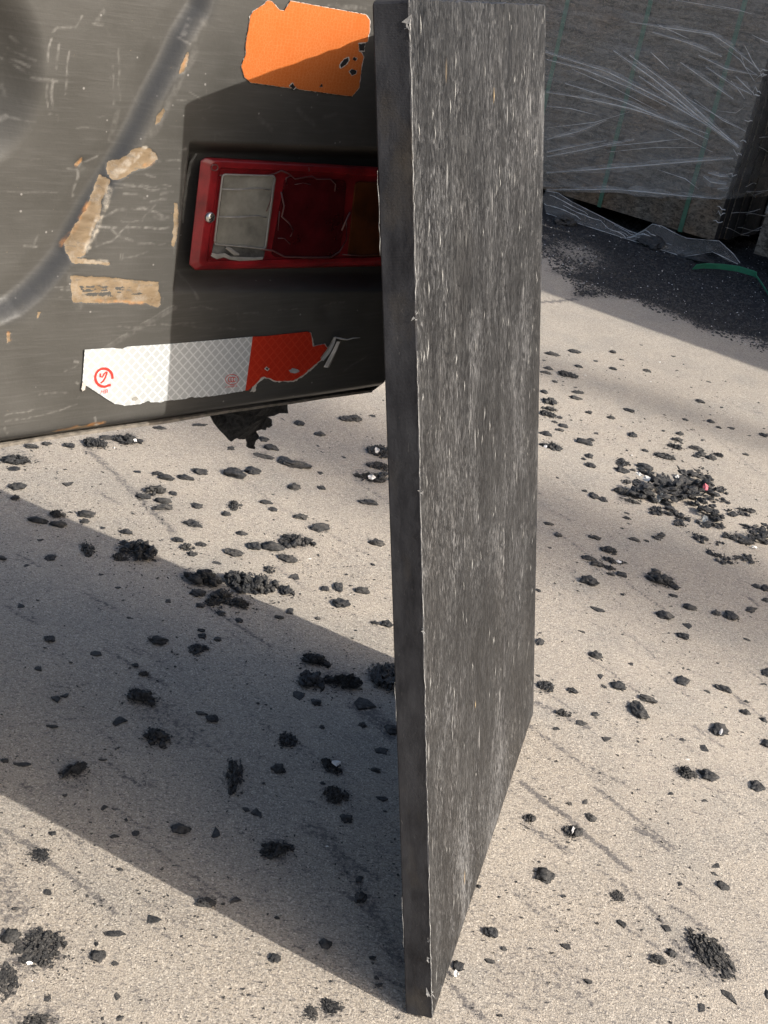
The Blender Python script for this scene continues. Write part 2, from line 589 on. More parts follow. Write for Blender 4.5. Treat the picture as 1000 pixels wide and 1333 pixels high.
# ================================================================== GROUND
STAINS = [  # pixel polyline, width m, strength
    ([(680, 1018), (735, 1062), (775, 1098), (820, 1130)], .0055, .95),
    ([(112, 583), (150, 618), (185, 652), (224, 693)], .010, .62),
    ([(828, 1077), (852, 1092), (872, 1108)], .0045, .8),
    ([(782, 1135), (825, 1160), (850, 1185), (870, 1208)], .0035, .55),
    ([(640, 1305), (598, 1295), (575, 1268)], .006, .0),
    ([(590, 1287), (612, 1308), (630, 1326)], .006, .7),
    ([(700, 915), (740, 935), (765, 945)], .009, .6),
    ([(690, 945), (730, 972), (765, 998), (815, 1022)], .007, .55),
    ([(755, 990), (770, 1010), (800, 1024)], .006, .45),
    ([(684, 1072), (715, 1090), (738, 1106)], .008, .6),
    ([(670, 1160), (700, 1188), (716, 1206)], .006, .55),
    ([(312, 623), (365, 660), (420, 690), (494, 730)], .0028, .55),
    ([(130, 640), (150, 650)], .012, .4),
    ([(400, 1075), (425, 1090), (470, 1160), (500, 1215), (520, 1250)], .014, .55),
    ([(330, 930), (352, 950), (420, 1000)], .006, .45),
    ([(205, 925), (245, 960)], .035, .45),
    ([(470, 920), (505, 945), (512, 955)], .022, .65),
    ([(850, 500), (920, 520), (1000, 545)], .004, .35),
    ([(930, 515), (965, 530), (1000, 540)], .004, .5),
    ([(0, 1165), (12, 1185)], .03, .55),
    ([(690, 1265), (735, 1275)], .05, .38),
    ([(0, 1180), (10, 1140), (5, 1080)], .012, .4),
    ([(860, 1040), (910, 1060)], .004, .3),
    ([(700, 730), (745, 745)], .004, .4),
    ([(705, 393), (728, 392), (752, 389)], .012, .9),
    ([(740, 1270), (700, 1250)], .03, .3),
    ([(920, 1025), (1000, 1050)], .004, .35),
]
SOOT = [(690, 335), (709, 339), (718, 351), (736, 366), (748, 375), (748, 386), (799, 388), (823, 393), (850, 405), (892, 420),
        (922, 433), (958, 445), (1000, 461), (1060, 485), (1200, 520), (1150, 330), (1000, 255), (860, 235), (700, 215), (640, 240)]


def build_ground():
    xs = np.concatenate([[-400, -120, -40, -14, -6, -3, -2, -1.4], np.arange(-1.05, 2.0, .0052), [2.1, 2.3, 2.8, 4, 7, 15, 40, 120, 400]])
    ys = [-400, -120, -40, -14, -6, -2, -.5, .2, .5, .68]
    y = .78
    while y < 6.6:
        ys.append(y)
        y += max(.0045, .0028 * y * y * .55)
    ys += [6.8, 7.2, 8, 10, 14, 25, 60, 140, 400]
    X, Y = np.meshgrid(xs, np.array(ys))
    Z = vnoise(X * 3, Y * 3, 1) * .0015 + vnoise(X * 11, Y * 11, 2) * .0006
    fade = sstep(3.0, 8.0, np.hypot(X, Y))
    Z = Z * (1 - fade)
    st = np.zeros_like(X)
    kx, ky = X * math.cos(-.5) - Y * math.sin(-.5), X * math.sin(-.5) + Y * math.cos(-.5)
    st += .30 * sstep(.35, .9, vnoise(kx * 3.5, ky * 60, 71)) * sstep(-.1, .6, vnoise(X * 3, Y * 3, 72))
    st += .16 * sstep(.1, .8, vnoise(X * 5, Y * 5, 73))
    for pts, w, s in STAINS:
        g = [tuple(ground(*p)[:2]) for p in pts]
        w = max(w, .0058) * 1.1
        d = seg_dist(X + vnoise(X * 40, Y * 40, 5) * .003, Y + vnoise(X * 40, Y * 40, 6) * .003, g)
        st = np.maximum(st, s * (1 - sstep(w * .45, w * 1.25, d)))
    rs = random.Random(77)
    for k in range(120):
        x, y = rs.uniform(0, 1000), rs.uniform(560, 1333)
        L = rs.uniform(10, 60) if rs.random() < .8 else rs.uniform(60, 170)
        sl = .72 + rs.gauss(0, .06) if x > 560 else .62 + rs.gauss(0, .08)
        a, b = ground(x, y), ground(x + L, y + L * sl)
        w = rs.uniform(.0022, .0048)
        m = (X > min(a[0], b[0]) - .02) & (X < max(a[0], b[0]) + .02) & (Y > min(a[1], b[1]) - .02) & (Y < max(a[1], b[1]) + .02)
        if m.any():
            d = seg_dist(X[m] + vnoise(X[m] * 30, Y[m] * 30, 15) * .003, Y[m], [tuple(a[:2]), tuple(b[:2])])
            st[m] = np.maximum(st[m], rs.uniform(.35, .75) * (1 - sstep(w * .5, w * 1.6, d)))
    # dark dust left around the lumps
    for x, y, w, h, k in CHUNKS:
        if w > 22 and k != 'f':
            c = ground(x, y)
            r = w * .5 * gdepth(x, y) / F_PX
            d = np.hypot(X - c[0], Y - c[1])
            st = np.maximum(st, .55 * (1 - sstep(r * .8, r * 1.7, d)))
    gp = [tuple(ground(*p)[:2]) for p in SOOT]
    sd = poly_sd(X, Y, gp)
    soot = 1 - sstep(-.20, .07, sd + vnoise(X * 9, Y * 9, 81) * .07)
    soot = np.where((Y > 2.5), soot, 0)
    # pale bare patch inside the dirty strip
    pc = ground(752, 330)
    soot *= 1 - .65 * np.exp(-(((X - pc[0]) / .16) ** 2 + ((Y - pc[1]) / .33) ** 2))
    P = np.stack([X, Y, Z], -1)
    me = grid_mesh('concrete_ground', P, [M_GROUND], True, {'stain': st, 'soot': soot})
    link('concrete_ground', me, kind='structure')


# debris measured in zoomed tiles: (tile x, tile y, width, height, kind)   l lump, f flat shard, c shredded clump
def tile(x0, y0, s, rows):
    return [(x0 + r[0] * s, y0 + r[1] * s, r[2] * s, r[3] * s, r[4]) for r in rows]


CHUNKS = []
CHUNKS += tile(0, 540, .26, [
    (160, 155, 60, 30, 'l'), (235, 143, 45, 22, 'l'), (345, 152, 50, 30, 'l'), (478, 140, 110, 62, 'c'), (535, 112, 60, 32, 'l'),
    (630, 118, 150, 70, 'c'), (75, 220, 130, 62, 'c'), (70, 268, 55, 25, 'f'), (88, 357, 75, 40, 'l'), (75, 412, 40, 30, 'l'),
    (338, 345, 45, 25, 'f'), (190, 525, 90, 38, 'l'), (290, 495, 85, 42, 'c'), (290, 546, 75, 36, 'l'), (432, 495, 75, 40, 'l'),
    (423, 530, 45, 26, 'l'), (632, 583, 60, 34, 'l'), (440, 675, 75, 78, 'c'), (250, 716, 50, 42, 'l'), (5, 716, 50, 30, 'l'),
    (200, 626, 26, 18, 'f'), (135, 755, 28, 18, 'f'), (770, 378, 110, 62, 'c'), (718, 408, 70, 32, 'l'), (815, 430, 75, 36, 'l'),
    (812, 462, 90, 36, 'l'), (865, 393, 36, 28, 'l'), (790, 293, 50, 26, 'l'), (832, 313, 70, 36, 'l'), (930, 315, 80, 30, 'l'),
    (886, 626, 55, 32, 'l'), (940, 660, 70, 50, 'c'), (960, 695, 50, 30, 'l'), (685, 285, 35, 15, 'f'), (800, 66, 75, 22, 'l'),
    (965, 545, 90, 40, 'l'), (985, 455, 46, 32, 'l'), (990, 282, 50, 32, 'l'), (630, 640, 60, 30, 'f'), (515, 564, 22, 14, 'f')])
CHUNKS += tile(250, 540, .26, [
    (40, 50, 80, 22, 'l'), (195, 168, 36, 30, 'l'), (356, 208, 95, 28, 'l'), (455, 230, 65, 50, 'l'), (530, 248, 120, 48, 'l'),
    (210, 292, 100, 62, 'l'), (303, 278, 70, 52, 'l'), (42, 285, 65, 38, 'l'), (215, 455, 75, 62, 'c'), (168, 495, 50, 32, 'l'),
    (25, 458, 44, 30, 'l'), (370, 438, 60, 28, 'l'), (402, 473, 42, 28, 'l'), (507, 360, 62, 42, 'l'), (640, 290, 28, 26, 'l'),
    (563, 330, 26, 16, 'f'), (645, 364, 40, 28, 'l'), (540, 508, 60, 34, 'l'), (640, 563, 92, 46, 'l'), (405, 398, 20, 12, 'f'),
    (306, 655, 66, 50, 'l'), (400, 658, 110, 58, 'l'), (520, 630, 160, 96, 'c'), (247, 592, 56, 30, 'l'), (205, 690, 80, 44, 'l'),
    (476, 720, 85, 42, 'l'), (380, 764, 40, 24, 'l'), (878, 437, 90, 34, 'l'), (922, 637, 76, 36, 'l'), (532, 42, 52, 34, 'l'),
    (395, 165, 70, 38, 'l'), (355, 122, 55, 34, 'l'), (640, 97, 62, 28, 'l'), (765, 216, 42, 18, 'f'), (632, 154, 22, 20, 'f'),
    (650, 187, 24, 12, 'f'), (385, 86, 34, 16, 'f'), (455, 22, 34, 16, 'f'), (765, 18, 60, 34, 'l'), (812, 18, 62, 38, 'l'), (900, 4, 34, 14, 'f'),
    (925, 180, 110, 76, 'c'), (925, 255, 110, 50, 'c'), (880, 310, 150, 62, 'c'), (955, 310, 70, 80, 'c'), (125, 740, 42, 16, 'f'),
    (45, 648, 50, 28, 'l'), (905, 748, 22, 12, 'f')])
CHUNKS += tile(0, 730, .26, [
    (247, 388, 52, 38, 'l'), (790, 398, 88, 50, 'l'), (722, 563, 55, 32, 'c'), (708, 680, 145, 84, 'c'), (676, 520, 32, 24, 'l'),
    (842, 198, 26, 26, 'l'), (482, 463, 52, 28, 'f'), (280, 694, 40, 32, 'f'), (322, 672, 36, 22, 'f'), (105, 224, 32, 28, 'f'),
    (590, 134, 28, 14, 'f'), (505, 67, 24, 12, 'f'), (190, 540, 30, 24, 'f'), (985, 160, 55, 42, 'l'), (975, 438, 70, 60, 'c'), (650, 285, 30, 14, 'f')])
CHUNKS += tile(250, 730, .28, [
    (30, 148, 58, 36, 'l'), (132, 242, 40, 28, 'l'), (40, 206, 40, 26, 'l'), (95, 192, 76, 42, 'c'), (218, 276, 32, 26, 'l'),
    (42, 322, 32, 20, 'l'), (45, 347, 36, 28, 'l'), (118, 363, 32, 26, 'l'), (30, 408, 80, 62, 'c'), (455, 232, 30, 34, 'l'),
    (405, 261, 40, 20, 'l'), (583, 266, 28, 18, 'l'), (676, 122, 40, 46, 'l'), (618, 126, 36, 28, 'l'), (790, 135, 60, 36, 'l'),
    (692, 198, 74, 46, 'l'), (472, 74, 44, 28, 'f'), (362, 42, 48, 40, 'c'), (436, 136, 68, 62, 'c'), (852, 287, 34, 18, 'l'), (905, 292, 50, 36, 'l'),
    (575, 460, 130, 62, 'c'), (550, 556, 120, 106, 'c'), (690, 556, 165, 88, 'c'), (890, 545, 150, 155, 'c'), (487, 626, 52, 38, 'f'),
    (574, 659, 46, 36, 'l'), (502, 498, 14, 12, 'f'), (800, 670, 90, 60, 'f'), (45, 708, 52, 20, 'f')])
CHUNKS += tile(0, 920, .26, [
    (360, 320, 120, 120, 'c'), (780, 155, 125, 100, 'c'), (902, 612, 90, 62, 'l'), (190, 742, 112, 72, 'c'), (22, 270, 36, 26, 'l'),
    (677, 634, 36, 30, 'f'), (262, 634, 34, 26, 'l'), (600, 75, 60, 46, 'f'), (260, 97, 52, 18, 'f'), (325, 442, 22, 16, 'f'),
    (523, 506, 30, 28, 'f'), (515, 265, 36, 12, 'f'), (108, 290, 80, 20, 'f'), (575, 650, 40, 22, 'f')])
CHUNKS += tile(250, 920, .28, [
    (90, 52, 56, 40, 'l'), (185, 330, 98, 170, 'c'), (442, 156, 82, 80, 'c'), (398, 287, 66, 52, 'l'), (645, 280, 112, 70, 'c'),
    (665, 412, 130, 86, 'c'), (712, 522, 56, 46, 'l'), (388, 664, 142, 96, 'c'), (792, 84, 36, 28, 'l'), (920, 108, 55, 52, 'l'),
    (853, 294, 44, 28, 'l'), (603, 94, 30, 24, 'l'), (608, 357, 28, 20, 'l'), (110, 588, 34, 50, 'f'), (250, 478, 32, 22, 'f'), (880, 428, 52, 26, 'f'),
    (875, 205, 60, 34, 'f'), (300, 490, 50, 34, 'f')])
CHUNKS += tile(0, 1120, .27, [
    (170, 436, 250, 190, 'c'), (45, 368, 85, 72, 'l'), (20, 600, 115, 210, 'c'), (190, 780, 180, 84, 'c'), (468, 464, 66, 62, 'l'),
    (553, 355, 98, 26, 'f'), (464, 404, 18, 24, 'f'), (555, 498, 30, 26, 'f'), (232, 152, 32, 28, 'f'), (230, 668, 30, 30, 'f'),
    (565, 658, 26, 40, 'f'), (578, 762, 32, 30, 'f'), (740, 284, 62, 40, 'f'), (578, 42, 30, 18, 'f'), (78, 232, 34, 18, 'f')])
CHUNKS += tile(260, 1120, .27, [
    (28, 205, 80, 50, 'l'), (357, 472, 54, 46, 'l'), (603, 404, 56, 56, 'l'), (770, 182, 52, 56, 'l'), (528, 735, 66, 70, 'c'),
    (625, 712, 108, 78, 'c'), (172, 190, 46, 30, 'f'), (112, 207, 16, 16, 'l'), (830, 468, 28, 20, 'f'), (852, 565, 22, 18, 'f'), (862, 600, 34, 20, 'f'),
    (765, 90, 30, 34, 'f'), (372, 275, 24, 14, 'f')])
CHUNKS += tile(695, 440, .155, [
    (150, 130, 125, 34, 'l'), (338, 110, 98, 34, 'l'), (665, 106, 48, 42, 'l'), (118, 252, 80, 36, 'l'), (100, 290, 90, 30, 'l'),
    (285, 306, 160, 60, 'c'), (375, 237, 66, 28, 'l'), (660, 254, 66, 26, 'l'), (948, 270, 60, 24, 'l'), (520, 191, 36, 16, 'f'), (738, 178, 36, 12, 'f'),
    (175, 366, 42, 26, 'l'), (366, 455, 98, 34, 'l'), (345, 500, 110, 36, 'l'), (85, 445, 60, 50, 'l'), (125, 528, 125, 70, 'c'),
    (120, 588, 140, 44, 'c'), (115, 636, 130, 60, 'c'), (217, 662, 42, 34, 'l'), (458, 620, 48, 34, 'l'), (645, 664, 68, 32, 'l'),
    (795, 604, 90, 32, 'l'), (176, 704, 50, 24, 'l'), (245, 733, 72, 40, 'l'), (212, 769, 68, 32, 'l'), (98, 800, 100, 50, 'l'),
    (140, 900, 170, 85, 'c'), (420, 868, 130, 58, 'l'), (480, 852, 58, 30, 'l'), (828, 810, 68, 52, 'l'), (460, 990, 72, 48, 'l'),
    (415, 1015, 46, 30, 'l'), (935, 943, 54, 26, 'l'), (522, 798, 36, 20, 'f'), (88, 188, 34, 16, 'f'), (718, 342, 22, 14, 'f'), (852, 448, 36, 14, 'f'),
    (782, 941, 20, 16, 'f'), (735, 1020, 60, 40, 'l'), (900, 57, 30, 12, 'f'), (350, 414, 32, 12, 'f'), (245, 396, 28, 10, 'f')])
CHUNKS += tile(845, 440, .155, [
    (203, 150, 38, 20, 'f'), (580, 82, 24, 18, 'f'), (48, 446, 58, 18, 'f'), (247, 496, 28, 20, 'f'), (430, 528, 70, 34, 'l'),
    (502, 367, 44, 14, 'f'), (303, 684, 50, 22, 'l'), (515, 697, 62, 36, 'l'), (583, 748, 46, 22, 'l'), (686, 755, 54, 24, 'f'), (833, 815, 44, 16, 'f'),
    (955, 812, 70, 36, 'l'), (255, 798, 58, 36, 'l'), (232, 848, 80, 38, 'l'), (205, 905, 120, 54, 'c'), (455, 860, 44, 22, 'f'),
    (395, 925, 110, 40, 'l'), (125, 985, 170, 60, 'c'), (440, 970, 72, 46, 'l'), (395, 990, 64, 30, 'l'), (515, 1000, 88, 46, 'l'), (575, 975, 80, 46, 'c'),
    (808, 976, 54, 28, 'l'), (610, 580, 26, 12, 'f'), (122, 776, 26, 16, 'f'), (275, 880, 26, 12, 'f'), (355, 768, 30, 12, 'f'), (630, 210, 16, 10, 'f')])
CHUNKS += tile(690, 590, .16, [
    (482, 97, 88, 50, 'l'), (750, 80, 110, 78, 'c'), (740, 135, 115, 58, 'l'), (930, 110, 120, 56, 'l'), (768, 228, 82, 64, 'c'),
    (868, 222, 52, 44, 'l'), (750, 310, 150, 78, 'c'), (518, 348, 80, 64, 'l'), (590, 375, 74, 50, 'l'), (800, 382, 170, 44, 'c'),
    (440, 305, 46, 30, 'l'), (786, 526, 74, 32, 'l'), (790, 490, 52, 22, 'f'), (815, 576, 60, 20, 'f'), (432, 541, 52, 22, 'f'),
    (745, 612, 36, 26, 'l'), (148, 575, 76, 38, 'l'), (222, 664, 72, 48, 'l'), (520, 682, 90, 44, 'l'), (848, 703, 90, 40, 'l'), (945, 712, 50, 26, 'l'),
    (628, 785, 130, 76, 'c'), (472, 850, 115, 50, 'l'), (640, 865, 120, 52, 'c'), (740, 885, 92, 54, 'c'), (545, 898, 100, 50, 'l'), (640, 925, 100, 56, 'c'),
    (655, 980, 66, 26, 'l'), (742, 980, 80, 50, 'l'), (478, 1035, 135, 80, 'l'), (68, 1110, 34, 34, 'l'), (302, 332, 32, 20, 'f'), (220, 198, 34, 28, 'l'),
    (650, 165, 42, 22, 'f'), (305, 66, 34, 14, 'f'), (312, 506, 20, 16, 'f'), (160, 418, 30, 12, 'f'), (155, 766, 36, 22, 'f'), (685, 400, 20, 12, 'f'), (836, 136, 46, 26, 'l')])
CHUNKS += tile(690, 770, .16, [
    (525, 512, 106, 68, 'l'), (706, 770, 105, 120, 'l'), (115, 765, 126, 100, 'c'), (345, 803, 82, 46, 'l'), (860, 965, 170, 140, 'l'),
    (955, 870, 130, 68, 'l'), (270, 985, 120, 70, 'c'), (545, 145, 110, 36, 'f'), (72, 408, 62, 64, 'l'), (600, 772, 54, 26, 'f'), (528, 992, 44, 36, 'f'),
    (750, 18, 30, 28, 'l'), (420, 323, 54, 18, 'f'), (815, 588, 40, 30, 'f'), (565, 690, 40, 46, 'f'), (62, 680, 34, 22, 'f')])
CHUNKS += tile(840, 740, .16, [
    (130, 95, 260, 110, 'c'), (80, 20, 70, 46, 'l'), (148, 378, 126, 76, 'l'), (225, 220, 72, 34, 'l'), (355, 310, 106, 62, 'l'),
    (568, 360, 76, 54, 'l'), (692, 385, 120, 84, 'l'), (848, 332, 66, 70, 'l'), (336, 460, 70, 62, 'f'), (298, 545, 96, 58, 'l'),
    (900, 145, 80, 42, 'l'), (975, 162, 80, 66, 'l'), (980, 254, 60, 56, 'l'), (825, 576, 52, 30, 'l'), (287, 915, 100, 86, 'l'),
    (625, 973, 130, 60, 'l'), (980, 840, 90, 90, 'l'), (955, 940, 70, 28, 'f'), (822, 1082, 50, 34, 'l'), (810, 1168, 92, 52, 'l'), (955, 1228, 76, 42, 'l'),
    (856, 392, 40, 16, 'f'), (500, 1002, 60, 30, 'f'), (652, 1128, 30, 18, 'f'), (355, 824, 34, 16, 'f'), (305, 808, 22, 22, 'f'), (200, 848, 22, 18, 'f'), (588, 770, 28, 20, 'f')])
CHUNKS += tile(680, 880, .34, [
    (750, 205, 62, 60, 'l'), (628, 370, 82, 48, 'c'), (705, 378, 72, 46, 'l'), (890, 420, 56, 46, 'l'), (935, 260, 46, 38, 'l'), (260, 542, 36, 30, 'l'),
    (182, 595, 66, 66, 'c'), (20, 545, 46, 46, 'c'), (78, 763, 62, 60, 'l'), (360, 843, 58, 44, 'c'), (760, 802, 46, 36, 'l'), (735, 758, 30, 14, 'f'),
    (738, 728, 24, 30, 'f'), (700, 1078, 230, 165, 'c'), (515, 1085, 54, 36, 'l'), (567, 1058, 36, 34, 'l'), (548, 966, 36, 26, 'f'), (680, 1272, 26, 36, 'f'),
    (935, 1222, 34, 36, 'l'), (790, 1228, 70, 26, 'f'), (376, 946, 34, 20, 'f'), (600, 797, 18, 18, 'f'), (690, 275, 36, 30, 'f'), (612, 244, 22, 16, 'f'),
    (567, 450, 20, 18, 'f'), (697, 480, 22, 18, 'f'), (240, 480, 14, 28, 'f'), (178, 487, 20, 14, 'f'), (130, 202, 22, 16, 'f'), (225, 180, 36, 22, 'f'),
    (278, 147, 26, 18, 'f'), (318, 240, 30, 24, 'f'), (158, 843, 14, 14, 'f'), (163, 1033, 36, 22, 'f'), (250, 1168, 28, 18, 'f'), (525, 932, 16, 12, 'f')])
CHUNKS += tile(500, 1150, .22, [(622, 285, 82, 68, 'l'), (710, 385, 30, 26, 'f'), (560, 15, 26, 24, 'l'), (625, 458, 56, 26, 'f'), (430, 490, 60, 60, 'l'), (684, 778, 30, 16, 'f')])
CHUNKS += tile(250, 730, .28, [(45, 80, 170, 90, 'c'), (230, 100, 160, 120, 'c'), (330, 105, 130, 110, 'c'), (150, 165, 120, 85, 'c'), (215, 195, 100, 52, 'c')])
CHUNKS += [(735, 284, 26, 22, 'l'), (846, 312, 38, 26, 'l'), (906, 336, 44, 14, 'l')]
CHUNKS += tile(0, 540, .26, [(680, 675, 175, 140, 'c'), (600, 712, 80, 46, 'c')])
CHUNKS = [(x, y, w, h, 'p') if k == 'c' and y > 1100 and not (340 < x < 380) and w > 16 and not (700 < x < 780) else (x, y, w, h, k) for x, y, w, h, k in CHUNKS]
CHUNKS = [c for c in CHUNKS if -20 < c[0] < 1025 and max(c[2], c[3]) > 2.5]
build_ground()

# ================================================================== LEANING BOARD
PT = EYE + RW @ (0.9 * np.array([(533 - CX) / F_PX, (-3 - CY) / F_PX, 1.0]))
B_DN = RW @ nrm([132, 3734, F_PX])            # down the board's standing edge
B_AL = RW @ nrm([495, -646, F_PX])            # along its foot
B_AL = nrm(B_AL - (B_AL @ B_DN) * B_DN)
B_N = np.cross(B_DN, B_AL)                    # out of the broad face
B_H, B_W, B_T = 1.0255, 0.640, 0.030


def build_board():
    base = PT + B_DN * B_H - B_N * B_T
    base[2] -= (PT + B_DN * B_H - B_N * B_T)[2] * 0
    dz = base[2]
    root = thing('rubber_board', 'thick dark grey fibrous rubber board standing on edge, leaning on the forklift', 'board', base - np.array([0, 0, dz]))
    rot = Matrix((tuple(B_AL), tuple(-B_N), tuple(-B_DN))).transposed()
    # body in board axes: x along foot, y thickness (0 back .. T front), z up
    nx, nz = 46, 90
    ch = .010
    outline = []
    zs = np.linspace(0, B_H, nz)
    prof = []
    r = .0012
    # cross-section ring through thickness at the near edge, then around: use a grid with thin bevel
    bm = bmesh.new()
    pts = [(0, 0), (B_W - ch * .7, 0), (B_W - ch * .25, ch * .35), (B_W, ch * 1.5), (B_W, B_H - .004), (B_W - .004, B_H), (.012, B_H), (.006, B_H - .0004), (.002, B_H - .0014), (0, B_H - .0032)]
    # densify
    dens = []
    for i in range(len(pts)):
        a, b = np.array(pts[i]), np.array(pts[(i + 1) % len(pts)])
        n = max(1, int(np.linalg.norm(b - a) / .012))
        for k in range(n):
            p = a + (b - a) * k / n
            nn = np.array([b[1] - a[1], -(b[0] - a[0])]) / np.linalg.norm(b - a)
            if k and p[0] > .02:
                p = p + nn * random.gauss(0, .0004)
            dens.append(p)
    n = len(dens)
    cen = np.array([B_W * .5, B_H * .5])
    rings = []
    for y, ins in ((0, r), (r, 0), (B_T * .33, random.uniform(-.0004, .0004)), (B_T * .66, .0003), (B_T - r, 0), (B_T, r)):
        ring = []
        for p in dens:
            d = cen - p
            q = p + np.sign(d) * np.minimum(np.abs(d), ins)
            ring.append(bm.verts.new((q[0], -y, q[1])))
        rings.append(ring)
    for a, b in zip(rings[:-1], rings[1:]):
        for i in range(n):
            j = (i + 1) % n
            f = bm.faces.new((a[i], a[j], b[j], b[i]))
            f.material_index = 1
    f0 = bm.faces.new(rings[0][::-1])
    f1 = bm.faces.new(rings[-1])
    f0.material_index = 0
    f1.material_index = 0
    bmesh.ops.recalc_face_normals(bm, faces=bm.faces)
    me = bpy.data.meshes.new('slab')
    bm.to_mesh(me)
    bm.free()
    me.materials.append(M_FACE)
    me.materials.append(M_EDGE)
    slab = link('slab', me, root)
    slab.rotation_euler = rot.to_euler()
    slab.location = (0, 0, dz)
    # frayed lip along the near edges
    V, Fc = [], []
    parts = []
    for yy, w, gaps in ((B_T, .0010, .10), (0.0, .0006, .80)):
        z = .0
        while z < B_H:
            L = random.uniform(.012, .05)
            if random.random() > gaps:
                pp = []
                ww = []
                for k in range(5):
                    pp.append(np.array([random.gauss(-.0002, .0003), yy + random.gauss(0, .0003), min(B_H, z + L * k / 4)]))
                    ww.append(w * random.uniform(.35, 1.1) * (.5 if k in (0, 4) else 1))
                parts.append(tube(pp, [q * .5 for q in ww], 5))
            z += L * random.uniform(.9, 1.0)
    for x, y, z, s in ((-.001, B_T * .97, B_H - .022, .005), (-.001, B_T * .9, .035, .0055), (-.0005, B_T * .99, .085, .004), (-.0005, B_T * .96, .11, .003),
                       (0, B_T, .62, .003), (0, B_T, .48, .003), (0, B_T, .78, .003)):
        for k in range(4):
            a = np.array([-.0006, min(y + random.gauss(-.2, .35) * s, B_T + .0004), z + random.gauss(0, s * .6)])
            tri = [a + np.array([random.uniform(-.001, 0), random.gauss(0, .4) * s, random.gauss(0, .6) * s]) for _ in range(4)]
            parts.append((tri, [(0, 1, 2), (0, 2, 3)]))
    v, f, _ = join(parts)
    v = np.array(v) * [1, -1, 1]
    fr = link('frayed_lip', mesh_np('frayed_lip', v, f, [M_BURR]), root, kind='stuff')
    fr.rotation_euler = rot.to_euler()
    fr.location = (0, 0, dz)
    # fibre flakes pressed into the broad face
    parts = []
    for k in range(150):
        x = random.uniform(.01, B_W - .01)
        z = random.uniform(.03, B_H - .01)
        L = random.uniform(.003, .010)
        w = random.uniform(.0005, .0014)
        a = random.gauss(.04, .16)
        c = np.array([x, B_T + .0002, z])
        d = np.array([math.sin(a), 0, math.cos(a)])
        s = np.array([math.cos(a), 0, -math.sin(a)])
        parts.append(([c - d * L, c + s * w + [0, .0006, 0], c + d * L, c - s * w + [0, .0003, 0]], [(0, 1, 2), (0, 2, 3)], 0 if random.random() < .97 else 1))
    v, f, mi = join(parts)
    v = np.array(v) * [1, -1, 1]
    fm = mesh_np('fibre_flakes', v, f, [mat_plain('pressed_fibre', (.23, .23, .225), .55, .5, .4, 150), mat_plain('tan_fibre', (.36, .27, .15), .6, .4, .3, 150)], False, mi)
    fo = link('fibre_flakes', fm, root, kind='stuff')
    fo.rotation_euler = rot.to_euler()
    fo.location = (0, 0, dz)


build_board()

# ================================================================== FORKLIFT
def cam2w(p):
    return EYE + RW @ np.asarray(p)


FK_P = cam2w([-.163, -.344, 1.021])
FK_U = RW @ nrm([1700, -411, 1532])
FK_U[2] = 0
FK_U = nrm(FK_U)                              # along the rear face, to the right
FK_IN = np.array([-FK_U[1], FK_U[0], 0.0])    # into the machine
FK_OUT = -FK_IN
FK_P = FK_P + FK_IN * .016
FK_P[2] = 0
FK_BASE = FK_P + FK_U * -.25 + FK_IN * .5


def fk(px, py, off=0.0):
    return on_plane(px, py, FK_P, FK_OUT, off)


def fk_uw(px, py):
    q = fk(px, py) - FK_P
    return (q @ FK_U, q[2])


# where the rear face meets the leaning board: keep clear of it
def board_clear_u():
    best = 9
    for z in np.linspace(.6, 1.02, 10):
        p0 = PT + B_DN * ((z - PT[2]) / B_DN[2]) - B_N * B_T
        # point on rear plane with (p-p0).B_N = 0 at that height
        n = B_N
        base = np.array([FK_P[0], FK_P[1], z])
        u = ((p0 - base) @ n) / (FK_U @ n)
        best = min(best, u)
    return best


U_MAX = board_clear_u() - .001
POLY = lambda pts: [fk_uw(*p) for p in pts]


